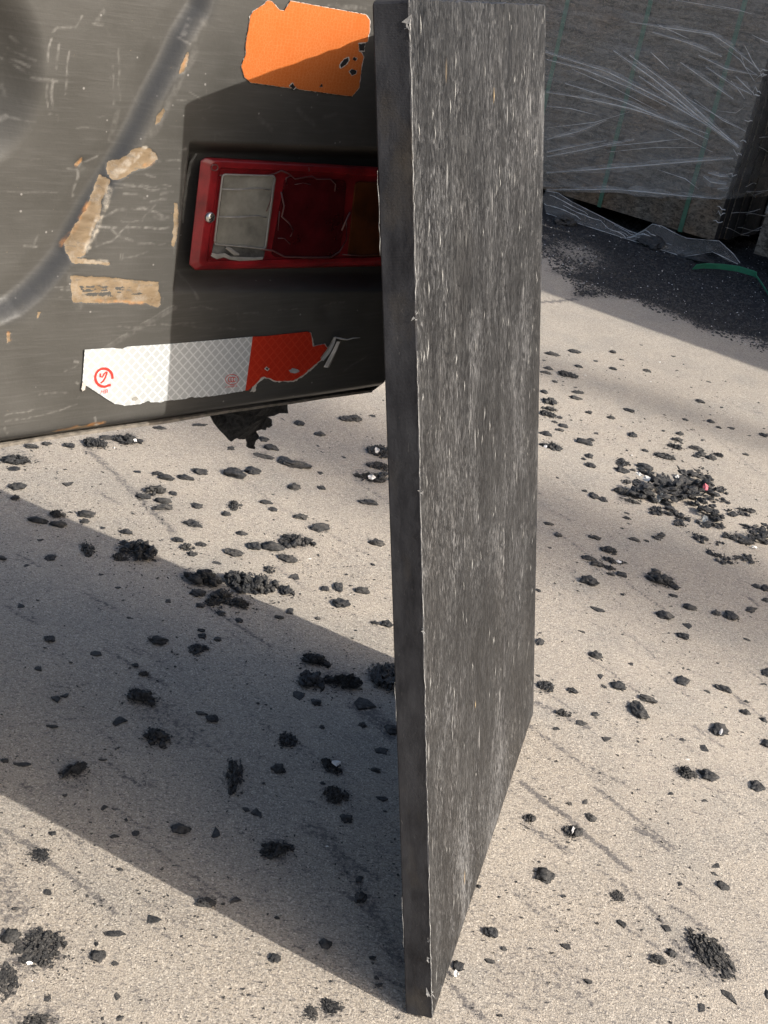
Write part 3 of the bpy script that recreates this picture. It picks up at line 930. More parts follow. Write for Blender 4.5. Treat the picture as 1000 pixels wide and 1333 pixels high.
def build_counterweight(root):
    rc = .014
    w_bot = np.mean([fk_uw(0, 572)[1], fk_uw(250, 545)[1], fk_uw(490, 520)[1]])
    us = np.concatenate([[-1.25, -1.1, -.95, -.8, -.6, -.5, -.4, -.32], np.arange(-.27, U_MAX - rc, .0011)])
    ws = np.concatenate([np.arange(w_bot, 1.07, .0011), [1.08, 1.1, 1.14, 1.2, 1.26, 1.3]])
    U, W = np.meshgrid(us, ws)
    D = np.zeros_like(U)                                   # outward displacement
    # --- sweeping groove between side panel and tail panel
    gl = POLY([(268, -60), (247, 5), (226, 39), (208, 78), (187, 117), (169, 156), (153, 187), (130, 227), (109, 263), (91, 297), (78, 326), (60, 349), (39, 372), (16, 391), (-20, 408), (-90, 430)])
    gd = np.full(U.shape, 1e9)
    sgn = np.ones(U.shape)
    for (ax, ay), (bx, by) in zip(gl[:-1], gl[1:]):
        dx, dy = bx - ax, by - ay
        L = dx * dx + dy * dy
        t = np.clip(((U - ax) * dx + (W - ay) * dy) / L, 0, 1)
        d = np.hypot(U - ax - t * dx, W - ay - t * dy)
        c = (U - ax) * dy - (W - ay) * dx
        m = d < gd
        sgn = np.where(m, np.sign(c), sgn)
        gd = np.where(m, d, gd)
    s = gd * -sgn                                          # + to the right of the groove
    # right panel stands proud; valley at s=0
    D += np.where(s > 0, .0120 * sstep(-.004, .017, s), .0120 * sstep(-.004, .017, s) + .0022 * sstep(.0, .02, -s)) - .003
    # --- soft hollow at the far left
    hu, hw = fk_uw(-28, 95)
    rr = np.hypot((U - hu) / 1.0, (W - hw) / 1.35)
    D -= .030 * (1 - sstep(.018, .058, rr))
    D -= .010 * (1 - sstep(.02, .2, np.hypot(U - fk_uw(-60, 330)[0], (W - fk_uw(-60, 330)[1]) * 1.2)))
    # --- recess for the tail light
    rp = POLY([(243, 186), (520, 196), (520, 372), (222, 372)])
    sd = poly_sd(U, W, rp)
    fl = (W < fk_uw(240, 345)[1])
    D -= .021 * (1 - sstep(-.012, .005, sd))
    # gentle slope out of the recess below the light
    w1, w2 = fk_uw(300, 352)[1], fk_uw(300, 412)[1]
    # --- gentle crown and under-turn at the bottom
    D -= .0026 * (vnoise(U * 9, W * 9, 3) * .35)
    D -= .022 * (1 - sstep(w_bot - .002, w_bot + .022, W)) ** 2
    D += vnoise(U * 45, W * 45, 9) * .00022
    # small dents
    for x, y, r, k in ((110, 215, 8, .002), (150, 470, 14, .0012), (40, 500, 22, .0012), (330, 160, 20, .0012), (300, 420, 18, .0012), (420, 400, 14, .0015)):
        a, b = fk_uw(x, y)
        D -= k * np.exp(-((U - a) ** 2 + (W - b) ** 2) / (r * .0008) ** 2)
    # chipped ridge: material missing
    chip = np.zeros_like(U)
    CH = [
        ([(139, 226), (141, 211), (154, 206), (171, 189), (185, 188), (195, 196), (199, 204), (193, 208), (182, 216), (171, 217), (150, 231), (142, 231)], .0007),
        ([(131, 228), (141, 232), (137, 245), (129, 260), (126, 281), (118, 297), (113, 312), (107, 331), (91, 336), (87, 326), (88, 318), (97, 299), (112, 275), (122, 251)], .0009),
        ([(89, 357), (135, 358), (199, 363), (200, 376), (203, 391), (199, 396), (180, 391), (91, 391)], .0006),
        ([(219, 260), (224, 260), (225, 290), (219, 318), (216, 316), (218, 290)], .0006),
        ([(237, 65), (238, 75), (231, 91), (225, 94), (229, 81)], .0008),
        ([(205, 138), (208, 142), (200, 156), (194, 160), (197, 148)], .0006),
        ([(60, 559), (91, 552), (109, 549), (133, 544), (124, 553), (90, 560)], .0006),
        ([(6, 432), (13, 430), (11, 442), (7, 444)], .0004),
        ([(46, 404), (50, 405), (48, 413), (45, 412)], .0004),
        ([(91, 333), (139, 339), (140, 342), (92, 341)], .0004),
        ([(101, 216), (110, 207), (112, 211), (106, 219)], .0008),
    ]
    for pl, dep in CH:
        q = poly_sd(U + vnoise(U * 260, W * 260, 41) * .0006, W + vnoise(U * 260, W * 260, 42) * .0006, POLY(pl))
        m = 1 - sstep(-.0012, .0010, q)
        chip = np.maximum(chip, m)
        D -= dep * m
    # the worn centre of the rectangular scuff
    q = poly_sd(U, W, POLY([(100, 368), (180, 370), (178, 384), (102, 383)]))
    chip *= 1 - (1 - sstep(-.003, .002, q)) * sstep(-.1, .45, vnoise(U * 55, W * 620, 12) + .9 * vnoise(U * 300, W * 800, 13))
    scr = np.zeros_like(U)
    bare = np.zeros_like(U)
    rust = np.zeros_like(U)

    def stroke(arr, pts, wpx, k=1.0):
        w = wpx * .00052 + .0003
        k = k * (.62 if arr is scr else 1)
        pts = POLY(pts)
        a = np.array(pts)
        m = (U > a[:, 0].min() - .01) & (U < a[:, 0].max() + .01) & (W > a[:, 1].min() - .01) & (W < a[:, 1].max() + .01)
        if not m.any():
            return
        d = seg_dist(U[m] + vnoise(U[m] * 90, W[m] * 90, 61) * .0013, W[m] + vnoise(U[m] * 90, W[m] * 90, 62) * .0013, pts)
        k = k * np.clip(.62 + .75 * vnoise(U[m] * 330, W[m] * 330, 63) + .5 * vnoise(U[m] * 120, W[m] * 120, 64), 0, 1.15)
        arr[m] = np.maximum(arr[m], k * (1 - sstep(w * .4, w * 1.1, d)))
    T0 = lambda L: [(x * .26, y * .26) for x, y in L]
    T1 = lambda L: [(x * .26, 180 + y * .26) for x, y in L]
    T2 = lambda L: [(x * .26, 380 + y * .26) for x, y in L]
    for pts, w, k in (
        (T0([(255, 200), (240, 300)]), 1.6, .8), (T0([(298, 225), (288, 340)]), 2.2, .6), (T0([(350, 262), (330, 470)]), 1.6, .75),
        (T0([(265, 400), (268, 540)]), 2.0, .8), (T0([(245, 400), (240, 530)]), 1.4, .6), (T0([(185, 400), (285, 408)]), 2.6, .6), (T0([(250, 572), (290, 578)]), 1.6, .9),
        (T0([(415, 82), (375, 135), (290, 130), (260, 165)]), 2.0, .6), (T0([(515, 60), (490, 110)]), 4, .4), (T0([(470, 122), (520, 125)]), 1.5, .6),
        (T0([(80, 600), (45, 630)]), 3.5, .9), (T0([(80, 600), (190, 610)]), 1.2, .4), (T0([(100, 200), (160, 250)]), 2, .4), (T0([(95, 260), (185, 310)]), 2, .5),
        (T0([(90, 300), (165, 345)]), 2.2, .6), (T0([(80, 320), (150, 370)]), 2.2, .7), (T0([(80, 460), (85, 510)]), 3, .4),
        (T0([(595, 250), (600, 500)]), 1.4, .45), (T0([(570, 330), (568, 520)]), 1.4, .4), (T0([(590, 560), (565, 700)]), 6, .35),
        (T0([(985, 110), (940, 260), (880, 370), (800, 540), (735, 660)]), 9, .30), (T0([(940, 90), (900, 170)]), 3, .6), (T0([(885, 185), (918, 205)]), 2, .7),
        (T0([(920, 450), (985, 490)]), 1, .5), (T0([(830, 490), (905, 495)]), 1.2, .5),
        (T1([(400, 170), (385, 300)]), 3, .6), (T1([(420, 130), (500, 95)]), 1.6, .7), (T1([(350, 150), (400, 160)]), 1.4, .6), (T1([(140, 553), (210, 562)]), 2, .8), (T1([(215, 500), (195, 560)]), 2, .4),
        (T1([(60, 275), (300, 280)]), 1, .3), (T1([(0, 120), (20, 125)]), 2, .5),
        (T1([(510, 375), (600, 340), (690, 335), (790, 375), (825, 395)]), 2.4, .8), (T1([(745, 320), (690, 390)]), 1.8, .7), (T1([(430, 428), (600, 432), (700, 438), (815, 435)]), 2.0, .95),
        (T1([(470, 530), (540, 500), (610, 425)]), 1.8, .7), (T1([(530, 430), (580, 480), (700, 515), (800, 510)]), 1.6, .6), (T1([(600, 215), (700, 240), (800, 245)]), 1.5, .6),
        (T1([(600, 260), (660, 270), (720, 300), (800, 295)]), 1.5, .6), (T1([(700, 170), (750, 175)]), 1.6, .7), (T1([(770, 100), (870, 100)]), 1.5, .5), (T1([(560, 210), (640, 215)]), 1.5, .5),
        (T1([(560, 230), (820, 225)]), 1.2, .5), (T1([(580, 400), (690, 405)]), 1.0, .5), (T1([(600, 590), (720, 550)]), 1.2, .4), (T1([(460, 460), (470, 530)]), 2, .4),
        (T1([(780, 270), (830, 260)]), 3, .5), (T1([(750, 375), (825, 385)]), 5, .45), (T1([(585, 570), (588, 600)]), 1.2, .5), (T1([(597, 570), (598, 595)]), 1.2, .5), (T1([(900, 100), (880, 300), (870, 420)]), 1.6, .35),
        (T1([(870, 60), (905, 35)]), 2.5, .6),
        (T2([(500, 270), (650, 180), (850, 65)]), 5, .35), (T2([(490, 270), (640, 170), (840, 50)]), 1.5, .5), (T2([(560, 160), (650, 158), (850, 145), (950, 140)]), 1.6, .45),
        (T2([(0, 600), (150, 570)]), 1.4, .6), (T2([(0, 632), (200, 600), (360, 545)]), 1.2, .5), (T2([(180, 497), (310, 485)]), 1.8, .5), (T2([(300, 385), (380, 340)]), 1.2, .4), (T2([(0, 665), (20, 690)]), 2.5, .6),
        (T2([(355, 330), (368, 335)]), 2.5, 1), (T2([(360, 435), (368, 437)]), 2, .8), (T2([(370, 510), (375, 525)]), 3, .6), (T2([(450, 610), (455, 640)]), 1.6, .7), (T2([(320, 690), (400, 660)]), 1.5, .7),
        ([(100, 395), (90, 360)], 10, .25), ([(78, 375), (92, 376)], 2, .6), ([(70, 372), (90, 371)], 1.5, .5), ([(75, 385), (92, 384)], 1.5, .4),
        ([(240, 360), (250, 385)], 3, .35), ([(300, 405), (330, 402)], 1.2, .4), ([(230, 420), (300, 425)], 1.5, .3), ([(240, 395), (280, 398)], 1.2, .35), ([(355, 400), (380, 398)], 1.5, .4),
        ([(395, 540), (430, 530)], 1.5, .3), ([(410, 395), (440, 390)], 2, .35), ([(440, 480), (470, 460)], 2.5, .3), ([(330, 150), (345, 165)], 5, .2), ([(380, 140), (400, 160)], 6, .18), ([(410, 150), (430, 145)], 4, .2),
        ([(440, 5), (470, 10)], 4, .5), ([(420, 3), (440, 8)], 3, .4),
    ):
        stroke(scr, pts, w, k)
    for k in range(70):                                   # stray hairlines
        x, y = random.uniform(0, 470), random.uniform(0, 560)
        a = random.choice([random.gauss(-.05, .12), random.gauss(.9, .5), random.gauss(1.6, .1)])
        L = random.uniform(4, 26)
        stroke(scr, [(x, y), (x + L * math.cos(a), y + L * math.sin(a))], random.uniform(.5, .9), random.uniform(.06, .3))
    for pts, w, k in (([(172, 190), (184, 189)], 3, 1), ([(178, 192), (160, 212), (146, 224)], 7, .75), ([(138, 243), (126, 282), (116, 305), (108, 328)], 6, .8), ([(100, 330), (95, 333)], 8, .7),
                      ([(120, 550), (124, 551)], 3, 1), ([(92, 337), (135, 338)], 3, .6)):
        stroke(bare, pts, w, k)
    for pts, w, k in (([(104, 214), (108, 210)], 4, 1), ([(112, 551), (130, 546)], 5, .8), ([(70, 558), (95, 553)], 4, .5), ([(120, 389), (185, 390)], 3, .5), ([(235, 70), (228, 90)], 3, .7), ([(84, 322), (100, 298), (118, 262)], 3, .45),
                      ([(181, 214), (193, 206)], 4, .4), ([(8, 433), (10, 442)], 3, .5)):
        stroke(rust, pts, w, k)
    shade_grime = .62 * np.exp(-((s - .0055) / .0062) ** 2) + .25 * np.exp(-((s - .014) / .006) ** 2) * (vnoise(U * 60, W * 60, 55) > .1) + .35 * (1 - sstep(w_bot, w_bot + .03, W))  # shade of the groove slope painted in, patchy grime, darker lower edge
    shade_grime = np.clip(shade_grime, 0, 1)
    P = FK_P[None, None] + U[..., None] * FK_U + D[..., None] * FK_OUT + np.array([0, 0, 1.0]) * W[..., None] - FK_BASE
    me = grid_mesh('counterweight', P, [M_PAINT], True, {'chip': chip, 'scratch': scr, 'bare': bare, 'rust': rust, 'shade_grime': shade_grime})
    cw = link('counterweight', me, root)
    # closing sides, top and underside: rounded right corner, flat back
    prof = []
    u_e = us[-1]
    for k in range(9):
        a = math.pi / 2 * k / 8
        prof.append((u_e + rc * math.sin(a), .0 - rc * (1 - math.cos(a))))
    prof += [(u_e + rc, -.30), (u_e + rc - .02, -.62), (-1.25, -.62)]
    wz = [w_bot + .0, w_bot + .012, w_bot + .03, w_bot + .3, 1.0, 1.3]
    ins = [.020, .006, 0, 0, 0, .01]
    V, Fq = [], []
    for z, q in zip(wz, ins):
        for i, (u, o) in enumerate(prof):
            sh = q if i < 9 else q
            V.append(FK_P + FK_U * (u - sh * min(1, i / 8)) + FK_OUT * (o + .0085 - sh * (1 - min(1, i / 8))) + np.array([0, 0, z]) - FK_BASE)
    n = len(prof)
    for r in range(len(wz) - 1):
        for i in range(n - 1):
            Fq.append((r * n + i, r * n + i + 1, (r + 1) * n + i + 1, (r + 1) * n + i))
    k = len(V)
    for z, r in ((w_bot - .0, 0), (1.3, len(wz) - 1)):
        V.append(FK_P + FK_U * -1.25 + FK_OUT * -.01 + np.array([0, 0, z]) - FK_BASE)
    Fq.append(tuple([k] + [i for i in range(n)][::-1]))
    Fq.append(tuple([k + 1] + [(len(wz) - 1) * n + i for i in range(n)]))
    Fq.append((k, k + 1, (len(wz) - 1) * n + n - 1, n - 1))
    link('counterweight_side', mesh_np('counterweight_side', V, Fq, [M_BLACK], False), root)
    # thin worn plate under the lower edge
    parts = []
    pv = []
    for i in range(60):
        u = -1.2 + (u_e + 1.2) * i / 59
        pv.append(FK_P + FK_U * u + FK_OUT * (-.012 + random.gauss(0, .0005)) + np.array([0, 0, w_bot - .004 + random.gauss(0, .0003)]) - FK_BASE)
    parts = []
    v, f = [], []
    for p in pv:
        for a, b in ((0, 0), (.004, -.0005), (.004, -.0034), (-.25, -.0036), (-.25, 0)):
            v.append(p + FK_OUT * a + np.array([0, 0, b + .004]))
    for i in range(59):
        for j in range(5):
            a, b = i * 5 + j, i * 5 + (j + 1) % 5
            f.append((a, b, b + 5, a + 5))
    f += [(4, 3, 2, 1, 0), tuple(59 * 5 + j for j in range(5))]
    link('bottom_plate', mesh_np('bottom_plate', v, f, [M_RIM]), root)
    return w_bot


def sheet(name, pts, mat, parent, off, thick=.0006, torn=(), jit=1.0, local=None):
    """sticker cut from pixel outline, laid on the rear face; torn = indices of ragged edges"""
    loc = FK_BASE if local is None else local
    out = []
    n = len(pts)
    for i in range(n):
        a, b = np.array(pts[i], float), np.array(pts[(i + 1) % n], float)
        out.append(a)
        if i in torn:
            L = np.linalg.norm(b - a)
            k = max(2, int(L / 2.2))
            for j in range(1, k):
                out.append(a + (b - a) * j / k + rng.normal(0, .55 * jit, 2))
    v, f = prism([fk(p[0], p[1], off) - loc for p in out], FK_OUT, thick)
    return link(name, mesh_np(name, v, f, [mat]), parent)


def text_mesh(txt, px, py, hpx, off, mat, parent, name, xs=1.0):
    cu = bpy.data.curves.new('lettering', 'FONT')
    cu.body = txt
    cu.align_x = 'CENTER'
    cu.align_y = 'CENTER'
    tmp = bpy.data.objects.new('lettering', cu)
    COL.objects.link(tmp)
    bpy.context.view_layer.update()
    me = bpy.data.meshes.new_from_object(tmp.evaluated_get(bpy.context.evaluated_depsgraph_get()))
    bpy.data.objects.remove(tmp)
    c = fk(px, py, off) - FK_BASE
    s = hpx * .00078 / .72
    for vv in me.vertices:
        q = c + FK_U * (vv.co.x * s * xs) + np.array([0, 0, vv.co.y * s])
        vv.co = q
    me.materials.clear()
    me.materials.append(mat)
    return link(name, me, parent)


def build_forklift():
    root = thing('forklift', 'scratched dark grey forklift rear end with red tail light and torn reflective stickers', 'forklift', FK_BASE)
    w_bot = build_counterweight(root)
    ou = .0090                                             # level of the tail panel
    up = np.array([0, 0, 1.0])
    m_wt = mat_tape('white_tape', (.41, .43, .44), (.60, .62, .63), (FK_U, up), .0105)
    m_rt = mat_tape('red_tape', (.46, .028, .012), (.52, .045, .02), (FK_U, up), .0105)
    m_red = mat_plain('red_print', (.55, .04, .03), .4, .4, .1, 60, 0)
    m_or = mat_orange()
    m_back = mat_plain('torn_backing', (.48, .45, .41), .7, .3, .2, 120)
    # --- orange warning sticker with torn pale rim
    op = [(314, 86), (320, 70), (320, 58), (326, 20), (330, 14), (343, 6), (348, 1), (354, 2), (364, 13), (370, 14), (378, 1), (476, 19), (481, 26), (481, 40), (478, 54),
          (468, 58), (467, 64), (473, 74), (470, 90), (467, 114), (458, 125), (448, 124), (390, 116), (382, 113), (378, 114.5), (326, 107), (318, 100)]
    c = np.mean(op, 0)
    st = sheet('orange_sticker', op, m_or, root, ou + .0012, .0005, (0, 1, 2, 3, 4, 5, 6, 7, 8, 9, 13, 14, 15, 16, 17, 18, 22, 23, 24), .6)
    big = [tuple(np.array(p) + nrm(np.array(p) - c) * .7) for p in op]
    sheet('sticker_backing', big, m_back, st, ou + .0005, .0006, range(len(big)), .7)
    for h in ([(444, 88), (443, 84), (448, 77), (453, 75), (454, 79), (450, 84)], [(459, 77), (461, 74), (465, 76), (463, 79)], [(455, 93), (458, 90), (464, 92), (463, 96), (458, 98)], [(467, 57), (475, 56), (474, 66), (468, 66)],
              [(377, 112), (381, 108), (385, 113), (382, 116)], [(416, 113), (419, 109), (420, 113)]):
        cc = np.mean(h, 0)
        g = sheet('worn_hole', h, M_BLACK, st, ou + .0019, .0002, range(len(h)), .6)
        sheet('torn_rim', [tuple(cc + (np.array(p) - cc) * 1.22) for p in h], m_back, st, ou + .00172, .00015, range(len(h)), .8)
    # --- white / red reflective tape
    wp = [(110, 455), (145, 452.7), (159, 454), (166, 451), (221, 447.5), (280, 442.4), (328.6, 438), (319, 508), (280, 515), (255, 517.3), (247.7, 516.5), (242, 518.8),
          (213.5, 521.7), (209.7, 523.5), (196, 523.5), (193.5, 521.7), (181, 526), (164, 527.7), (149, 525.5), (135.6, 517), (111, 501), (107, 496)]
    tp = sheet('reflective_tape', wp, m_wt, root, ou + .0008, .0006, (7, 8, 9, 10, 11, 13, 14, 15, 16, 17), .5)
    rp = [(328.6, 438), (345, 437.5), (400, 431.5), (404, 433), (407, 451), (415, 449), (422, 448), (426, 453), (418, 467), (410, 474), (404, 479), (394, 488), (382, 495), (366, 496), (358, 495),
          (344, 490), (339, 492), (332, 500), (323, 508), (319, 508)]
    rt = sheet('red_tape_end', rp, m_rt, tp, ou + .0008, .0006, (3, 4, 5, 6, 7, 8, 9, 10, 11, 12, 13, 14, 15, 16, 17), .7)
    sheet('torn_rim', [(403, 432), (405, 433), (408.5, 450), (423, 447), (428, 453), (419, 469), (405, 481), (394, 490), (382, 497), (358, 497), (344, 492), (334, 500), (332, 509), (325, 510), (331, 499), (343, 488), (366, 493), (382, 492), (404, 476), (424, 453), (407, 453)],
          m_back, tp, ou + .0003, .0007, range(21), .8)
    sheet('worn_patch', [(376, 482), (381, 479), (388, 481), (390, 483), (384, 486), (378, 485)], mat_plain('grey_patch', (.34, .34, .35), .6, .3, .2, 90), tp, ou + .00145, .0003, range(6), .5)
    sheet('worn_patch', [(344, 480), (347, 477), (351, 480), (348, 483)], m_back, tp, ou + .00145, .0003, range(4), .4)
    sheet('worn_patch', [(346, 480), (347.5, 478.5), (349.5, 480), (348, 481.5)], M_BLACK, tp, ou + .0018, .0002)
    sheet('worn_patch', [(172, 518), (178, 516), (180, 519), (176, 522), (172, 521)], mat_plain('dirt_patch', (.30, .29, .26), .7, .3, .2, 90), tp, ou + .00145, .0003, range(5), .4)
    sheet('worn_patch', [(187, 488), (192, 487), (200, 490), (196, 494), (190, 492)], mat_plain('cream_patch', (.60, .55, .46), .7, .3, .2, 90), tp, ou + .00145, .0003, range(5), .4)
    sheet('worn_patch', [(146, 454), (158, 454.5), (155, 458), (149, 457)], mat_plain('cream_patch', (.60, .55, .46), .7, .3, .2, 90), tp, ou + .00145, .0003, range(4), .4)
    sheet('worn_patch', [(107, 497), (111, 500), (110, 507), (107, 509), (105, 506)], m_back, tp, ou + .0012, .0010, range(5), .4)
    # peeled strip of tape curling off to the right
    pk = []
    for i, (x, y) in enumerate([(425, 478), (431, 466), (437, 454), (441, 444)]):
        pk.append(fk(x, y, ou + .002 + .003 * i) - FK_BASE)
    m_pl = mat_plain('peeled_tape', (.40, .40, .39), .55, .4, .3, 100)
    v, f = ribbon(pk, [.008, .0075, .006, .005], FK_OUT, lift=.002)
    v2, f2 = ribbon([fk(x, y, ou + .004) - FK_BASE for x, y in [(419, 468), (427, 458), (433, 447), (436, 439)]], [.006, .007, .006, .004], FK_OUT, lift=-.001)
    v3, f3 = tube([fk(x, y, ou + z) - FK_BASE for x, y, z in [(436, 439, .006), (445, 441, .009), (452, 442, .011), (460, 440, .012), (469, 439.5, .012)]], [.0008, .001, .0007, .0006, .0003], 5)
    V, Fc, _ = join([(v, f), (v2, f2), (v3, f3)])
    link('peeled_strip', mesh_np('peeled_strip', V, Fc, [m_pl], False), tp)
    # printed emblems
    ring = []
    cx, cy = 135.3, 491.5
    for k in range(25):
        a = math.radians(-38 - 300 * k / 24 + 28)
        ring.append((cx + 11.0 * math.cos(a), cy + 11.8 * math.sin(a)))
    ring += [(cx + 3.0, cy + 12.0), (cx + 8.5, cy + 10.8)] if False else []
    def pxtube(pts, w, nm, off=ou + .0016):
        v, f = ribbon([fk(x, y, off) - FK_BASE for x, y in pts], w * .00078, FK_OUT, lift=.0001)
        return link(nm, mesh_np(nm, v, f, [m_red]), tp)
    arc = []
    for k in range(29):
        a = math.radians(8 - 318 * k / 28)
        arc.append((cx + 11.2 * math.cos(a), cy + 11.8 * math.sin(a)))
    arc = arc[:27] + [(cx + 5.5, cy + 10.2), (cx + 9.0, cy + 9.6)]
    pxtube(arc, 3.2, 'emblem_ring')
    pxtube([(cx - 4.5, cy - 5.5), (cx - 4.8, cy - 1.5), (cx - 1.8, cy - .6), (cx + .8, cy - 5.8)], 2.2, 'emblem_stroke')
    pxtube([(cx + 4.2, cy - 7.2), (cx + 2.0, cy - .5), (cx - .8, cy + 4.6), (cx - 4.2, cy + 7.0)], 2.4, 'emblem_stroke')
    pxtube([(cx + .8, cy - 5.8), (cx + 4.2, cy - 7.2)], 2.0, 'emblem_stroke')
    text_mesh('HB', cx + .5, cy + 18.5, 5.2, ou + .0016, m_red, tp, 'emblem_lettering', 1.15)
    el = [(302 + 8.4 * math.cos(2 * math.pi * k / 24), 494 + 6.6 * math.sin(2 * math.pi * k / 24)) for k in range(25)]
    pxtube(el, .9, 'approval_mark_ring')
    for dx, s in ((-2.4, 1.0), (.8, .9), (3.6, .75)):
        pxtube([(302 + dx + 2.6 * s * math.cos(math.radians(a)), 494 + 3.4 * s * math.sin(math.radians(a))) for a in range(45, 316, 30)], 1.1, 'approval_mark_letter')
    text_mesh('C0008-2', 301, 503.2, 2.6, ou + .0016, m_red, tp, 'approval_mark_lettering', 1.5)

    # --- tail light
    m_redp = mat_plain('red_lens_plastic', (.19, .0095, .013), .34, .5, .55, 34, .15)
    m_redl = mat_plain('dark_red_lens', (.060, .004, .006), .25, .5, .4, 45, .25)
    m_amb = mat_plain('amber_lens', (.075, .022, .006), .28, .5, .5, 45, .25)
    m_clr = mat_plain('clear_lens', (.22, .212, .182), .30, .5, .42, 38, .3)
    m_ridge = mat_plain('clear_rim', (.26, .25, .23), .35, .5, .25, 90, .2)
    m_in = mat_plain('lamp_inside', (.10, .10, .095), .5, .4, .7, 70, .3)
    z0 = -.013                                             # recess floor
    zf = .012                                              # front of the light
    lamp = None
    xr = 520
    fr = lambda x, y, o=zf: fk(x, y, o) - FK_BASE
    # housing: bevelled tray
    outer_b = [(247, 349), (243, 340), (259, 208), (266, 204), (xr, 217), (xr, 343)]
    ring0 = [fk(x, y, z0) - FK_BASE for x, y in [(254, 352), (248, 346), (265, 207), (270, 204), (xr, 219), (xr, 346)]]
    ring1 = [fr(x, y, zf - .004) for x, y in [(254, 351), (246, 344), (261, 209), (267, 205), (xr, 219), (xr, 343)]]
    ring2 = [fr(x, y, zf) for x, y in [(263, 346), (259, 341), (276, 214), (280, 210), (xr, 222), (xr, 339)]]
    ring3 = [fr(x, y, zf) for x, y in [(270, 340), (269, 338), (285, 221), (288, 218), (xr, 229), (xr, 334)]]
    ring4 = [fr(x, y, zf - .003) for x, y in [(271, 339.5), (270.5, 337), (286, 222), (289, 219), (xr, 230), (xr, 333.5)]]
    V = ring0 + ring1 + ring2 + ring3 + ring4
    Fc = []
    for r in range(4):
        for i in range(6):
            j = (i + 1) % 6
            Fc.append((r * 6 + i, r * 6 + j, (r + 1) * 6 + j, (r + 1) * 6 + i))
    Fc.append(tuple(24 + i for i in range(6)))
    Fc.append(tuple(range(5, -1, -1)))
    me = mesh_np('tail_light', V, Fc, [m_redp])
    bm = bmesh.new()
    bm.from_mesh(me)
    bmesh.ops.recalc_face_normals(bm, faces=bm.faces)
    bmesh.ops.bevel(bm, geom=[e for e in bm.edges], offset=.0012, segments=2, profile=.6, affect='EDGES')
    bm.to_mesh(me)
    bm.free()
    lamp = link('tail_light', me, root)

    def pane(nm, pts, mat, o, th=.0015, rnd=4):
        # rounded corners
        out = []
        n = len(pts)
        for i in range(n):
            p, a, b = map(lambda q: np.array(q, float), (pts[i], pts[i - 1], pts[(i + 1) % n]))
            for t in (1, .6, .25, 0):
                out.append(p + nrm(a - p) * rnd * t * .55 + nrm(b - p) * rnd * (0.25 * (1 - t)) * 0) if t else out.append(p * .85 + .15 * (p + nrm(a - p) * rnd + nrm(b - p) * rnd))
            for t in (.25, .6, 1):
                out.append(p + nrm(b - p) * rnd * t * .55)
        # keep simple: chamfered outline
        out = []
        for i in range(n):
            p, a, b = map(lambda q: np.array(q, float), (pts[i], pts[i - 1], pts[(i + 1) % n]))
            for k in range(5):
                t = k / 4
                A, Bq = p + nrm(a - p) * rnd, p + nrm(b - p) * rnd
                out.append((1 - t) ** 2 * A + 2 * t * (1 - t) * p + t * t * Bq)
        v, f = prism([fr(x, y, o) for x, y in out], FK_OUT, th)
        return link(nm, mesh_np(nm, v, f, [mat]), lamp), out

    # clear reversing lens with its dark broken lower strip
    pane('lamp_inside', [(276, 327), (278, 316), (346, 318), (343, 336), (275, 335)], m_in, zf - .0028, .0006, 2)
    cl, o1 = pane('clear_lens', [(290, 227), (358, 229), (345, 324), (318, 321), (279, 318)], m_clr, zf - .0026, .0022)
    v, f = tube([fr(x, y, zf + .0006) for x, y in list(o1) + [o1[0], o1[1]]], .0009, 6)
    link('lens_rim', mesh_np('lens_rim', v, f, [m_ridge], True), lamp)
    for y0, dx in ((246, 0), (282, -5)):
        v, f = tube([fr(x, y, zf - .0002) for x, y in [(288 + dx, y0), (310, y0 + 1), (335, y0 - 1), (352 + dx, y0 + 1)]], [.0006, .0012, .0008, .0006], 6)
        link('lens_ridge', mesh_np('lens_ridge', v, f, [m_ridge], True), lamp)
    v, f = ribbon([fr(x, y, zf + .001) for x, y in [(275, 331), (283, 334), (292, 332), (300, 336), (312, 337), (330, 337), (342, 336)]], [.003, .005, .004, .003, .004, .003, .003], FK_OUT, lift=.0006)
    link('broken_lens_edge', mesh_np('broken_lens_edge', v, f, [m_ridge]), lamp)
    v, f = ribbon([fr(x, y, zf + .0008) for x, y in [(294, 322), (300, 325), (306, 330), (311, 331)]], [.002, .004, .004, .002], FK_OUT, lift=.001)
    link('broken_lens_edge', mesh_np('broken_lens_edge', v, f, [m_ridge]), lamp)
    pane('red_lens', [(371, 230), (450, 234), (441, 333), (352, 334)], m_redl, zf - .0026, .0020, 8)
    pane('amber_lens', [(462, 236), (xr - 2, 238), (xr - 2, 333), (452, 333)], m_amb, zf - .0026, .0020, 6)
    for pts, w in (([(348, 228), (358, 226), (366, 222), (376, 226), (384, 233), (406, 229), (412, 233), (430, 233), (437, 240), (436, 249)], 1.6),
                   ([(366, 250), (370, 268), (367, 282), (376, 290), (382, 300), (378, 308)], 1.8), ([(340, 324), (355, 326), (370, 334), (400, 335), (430, 335), (442, 328), (451, 312), (451, 288)], 2.0),
                   ([(374, 241), (372, 232), (378, 229)], 1.4), ([(362, 310), (370, 310), (378, 318)], 1.2), ([(445, 300), (452, 284), (456, 276)], 2.6), ([(286, 228), (320, 227), (348, 229)], 1.4),
                   ([(358, 240), (352, 262), (347, 275)], 1.2), ([(446, 331), (470, 333), (492, 331)], 1.2), ([(384, 240), (395, 238), (404, 240)], 1.0), ([(402, 218), (403, 224)], 1.2), ([(364, 275), (362, 300)], 1.0)):
        v, f = tube([fr(x, y, zf + .0004) for x, y in pts], [w * .00042 * random.uniform(.7, 1.2) for _ in pts], 5)
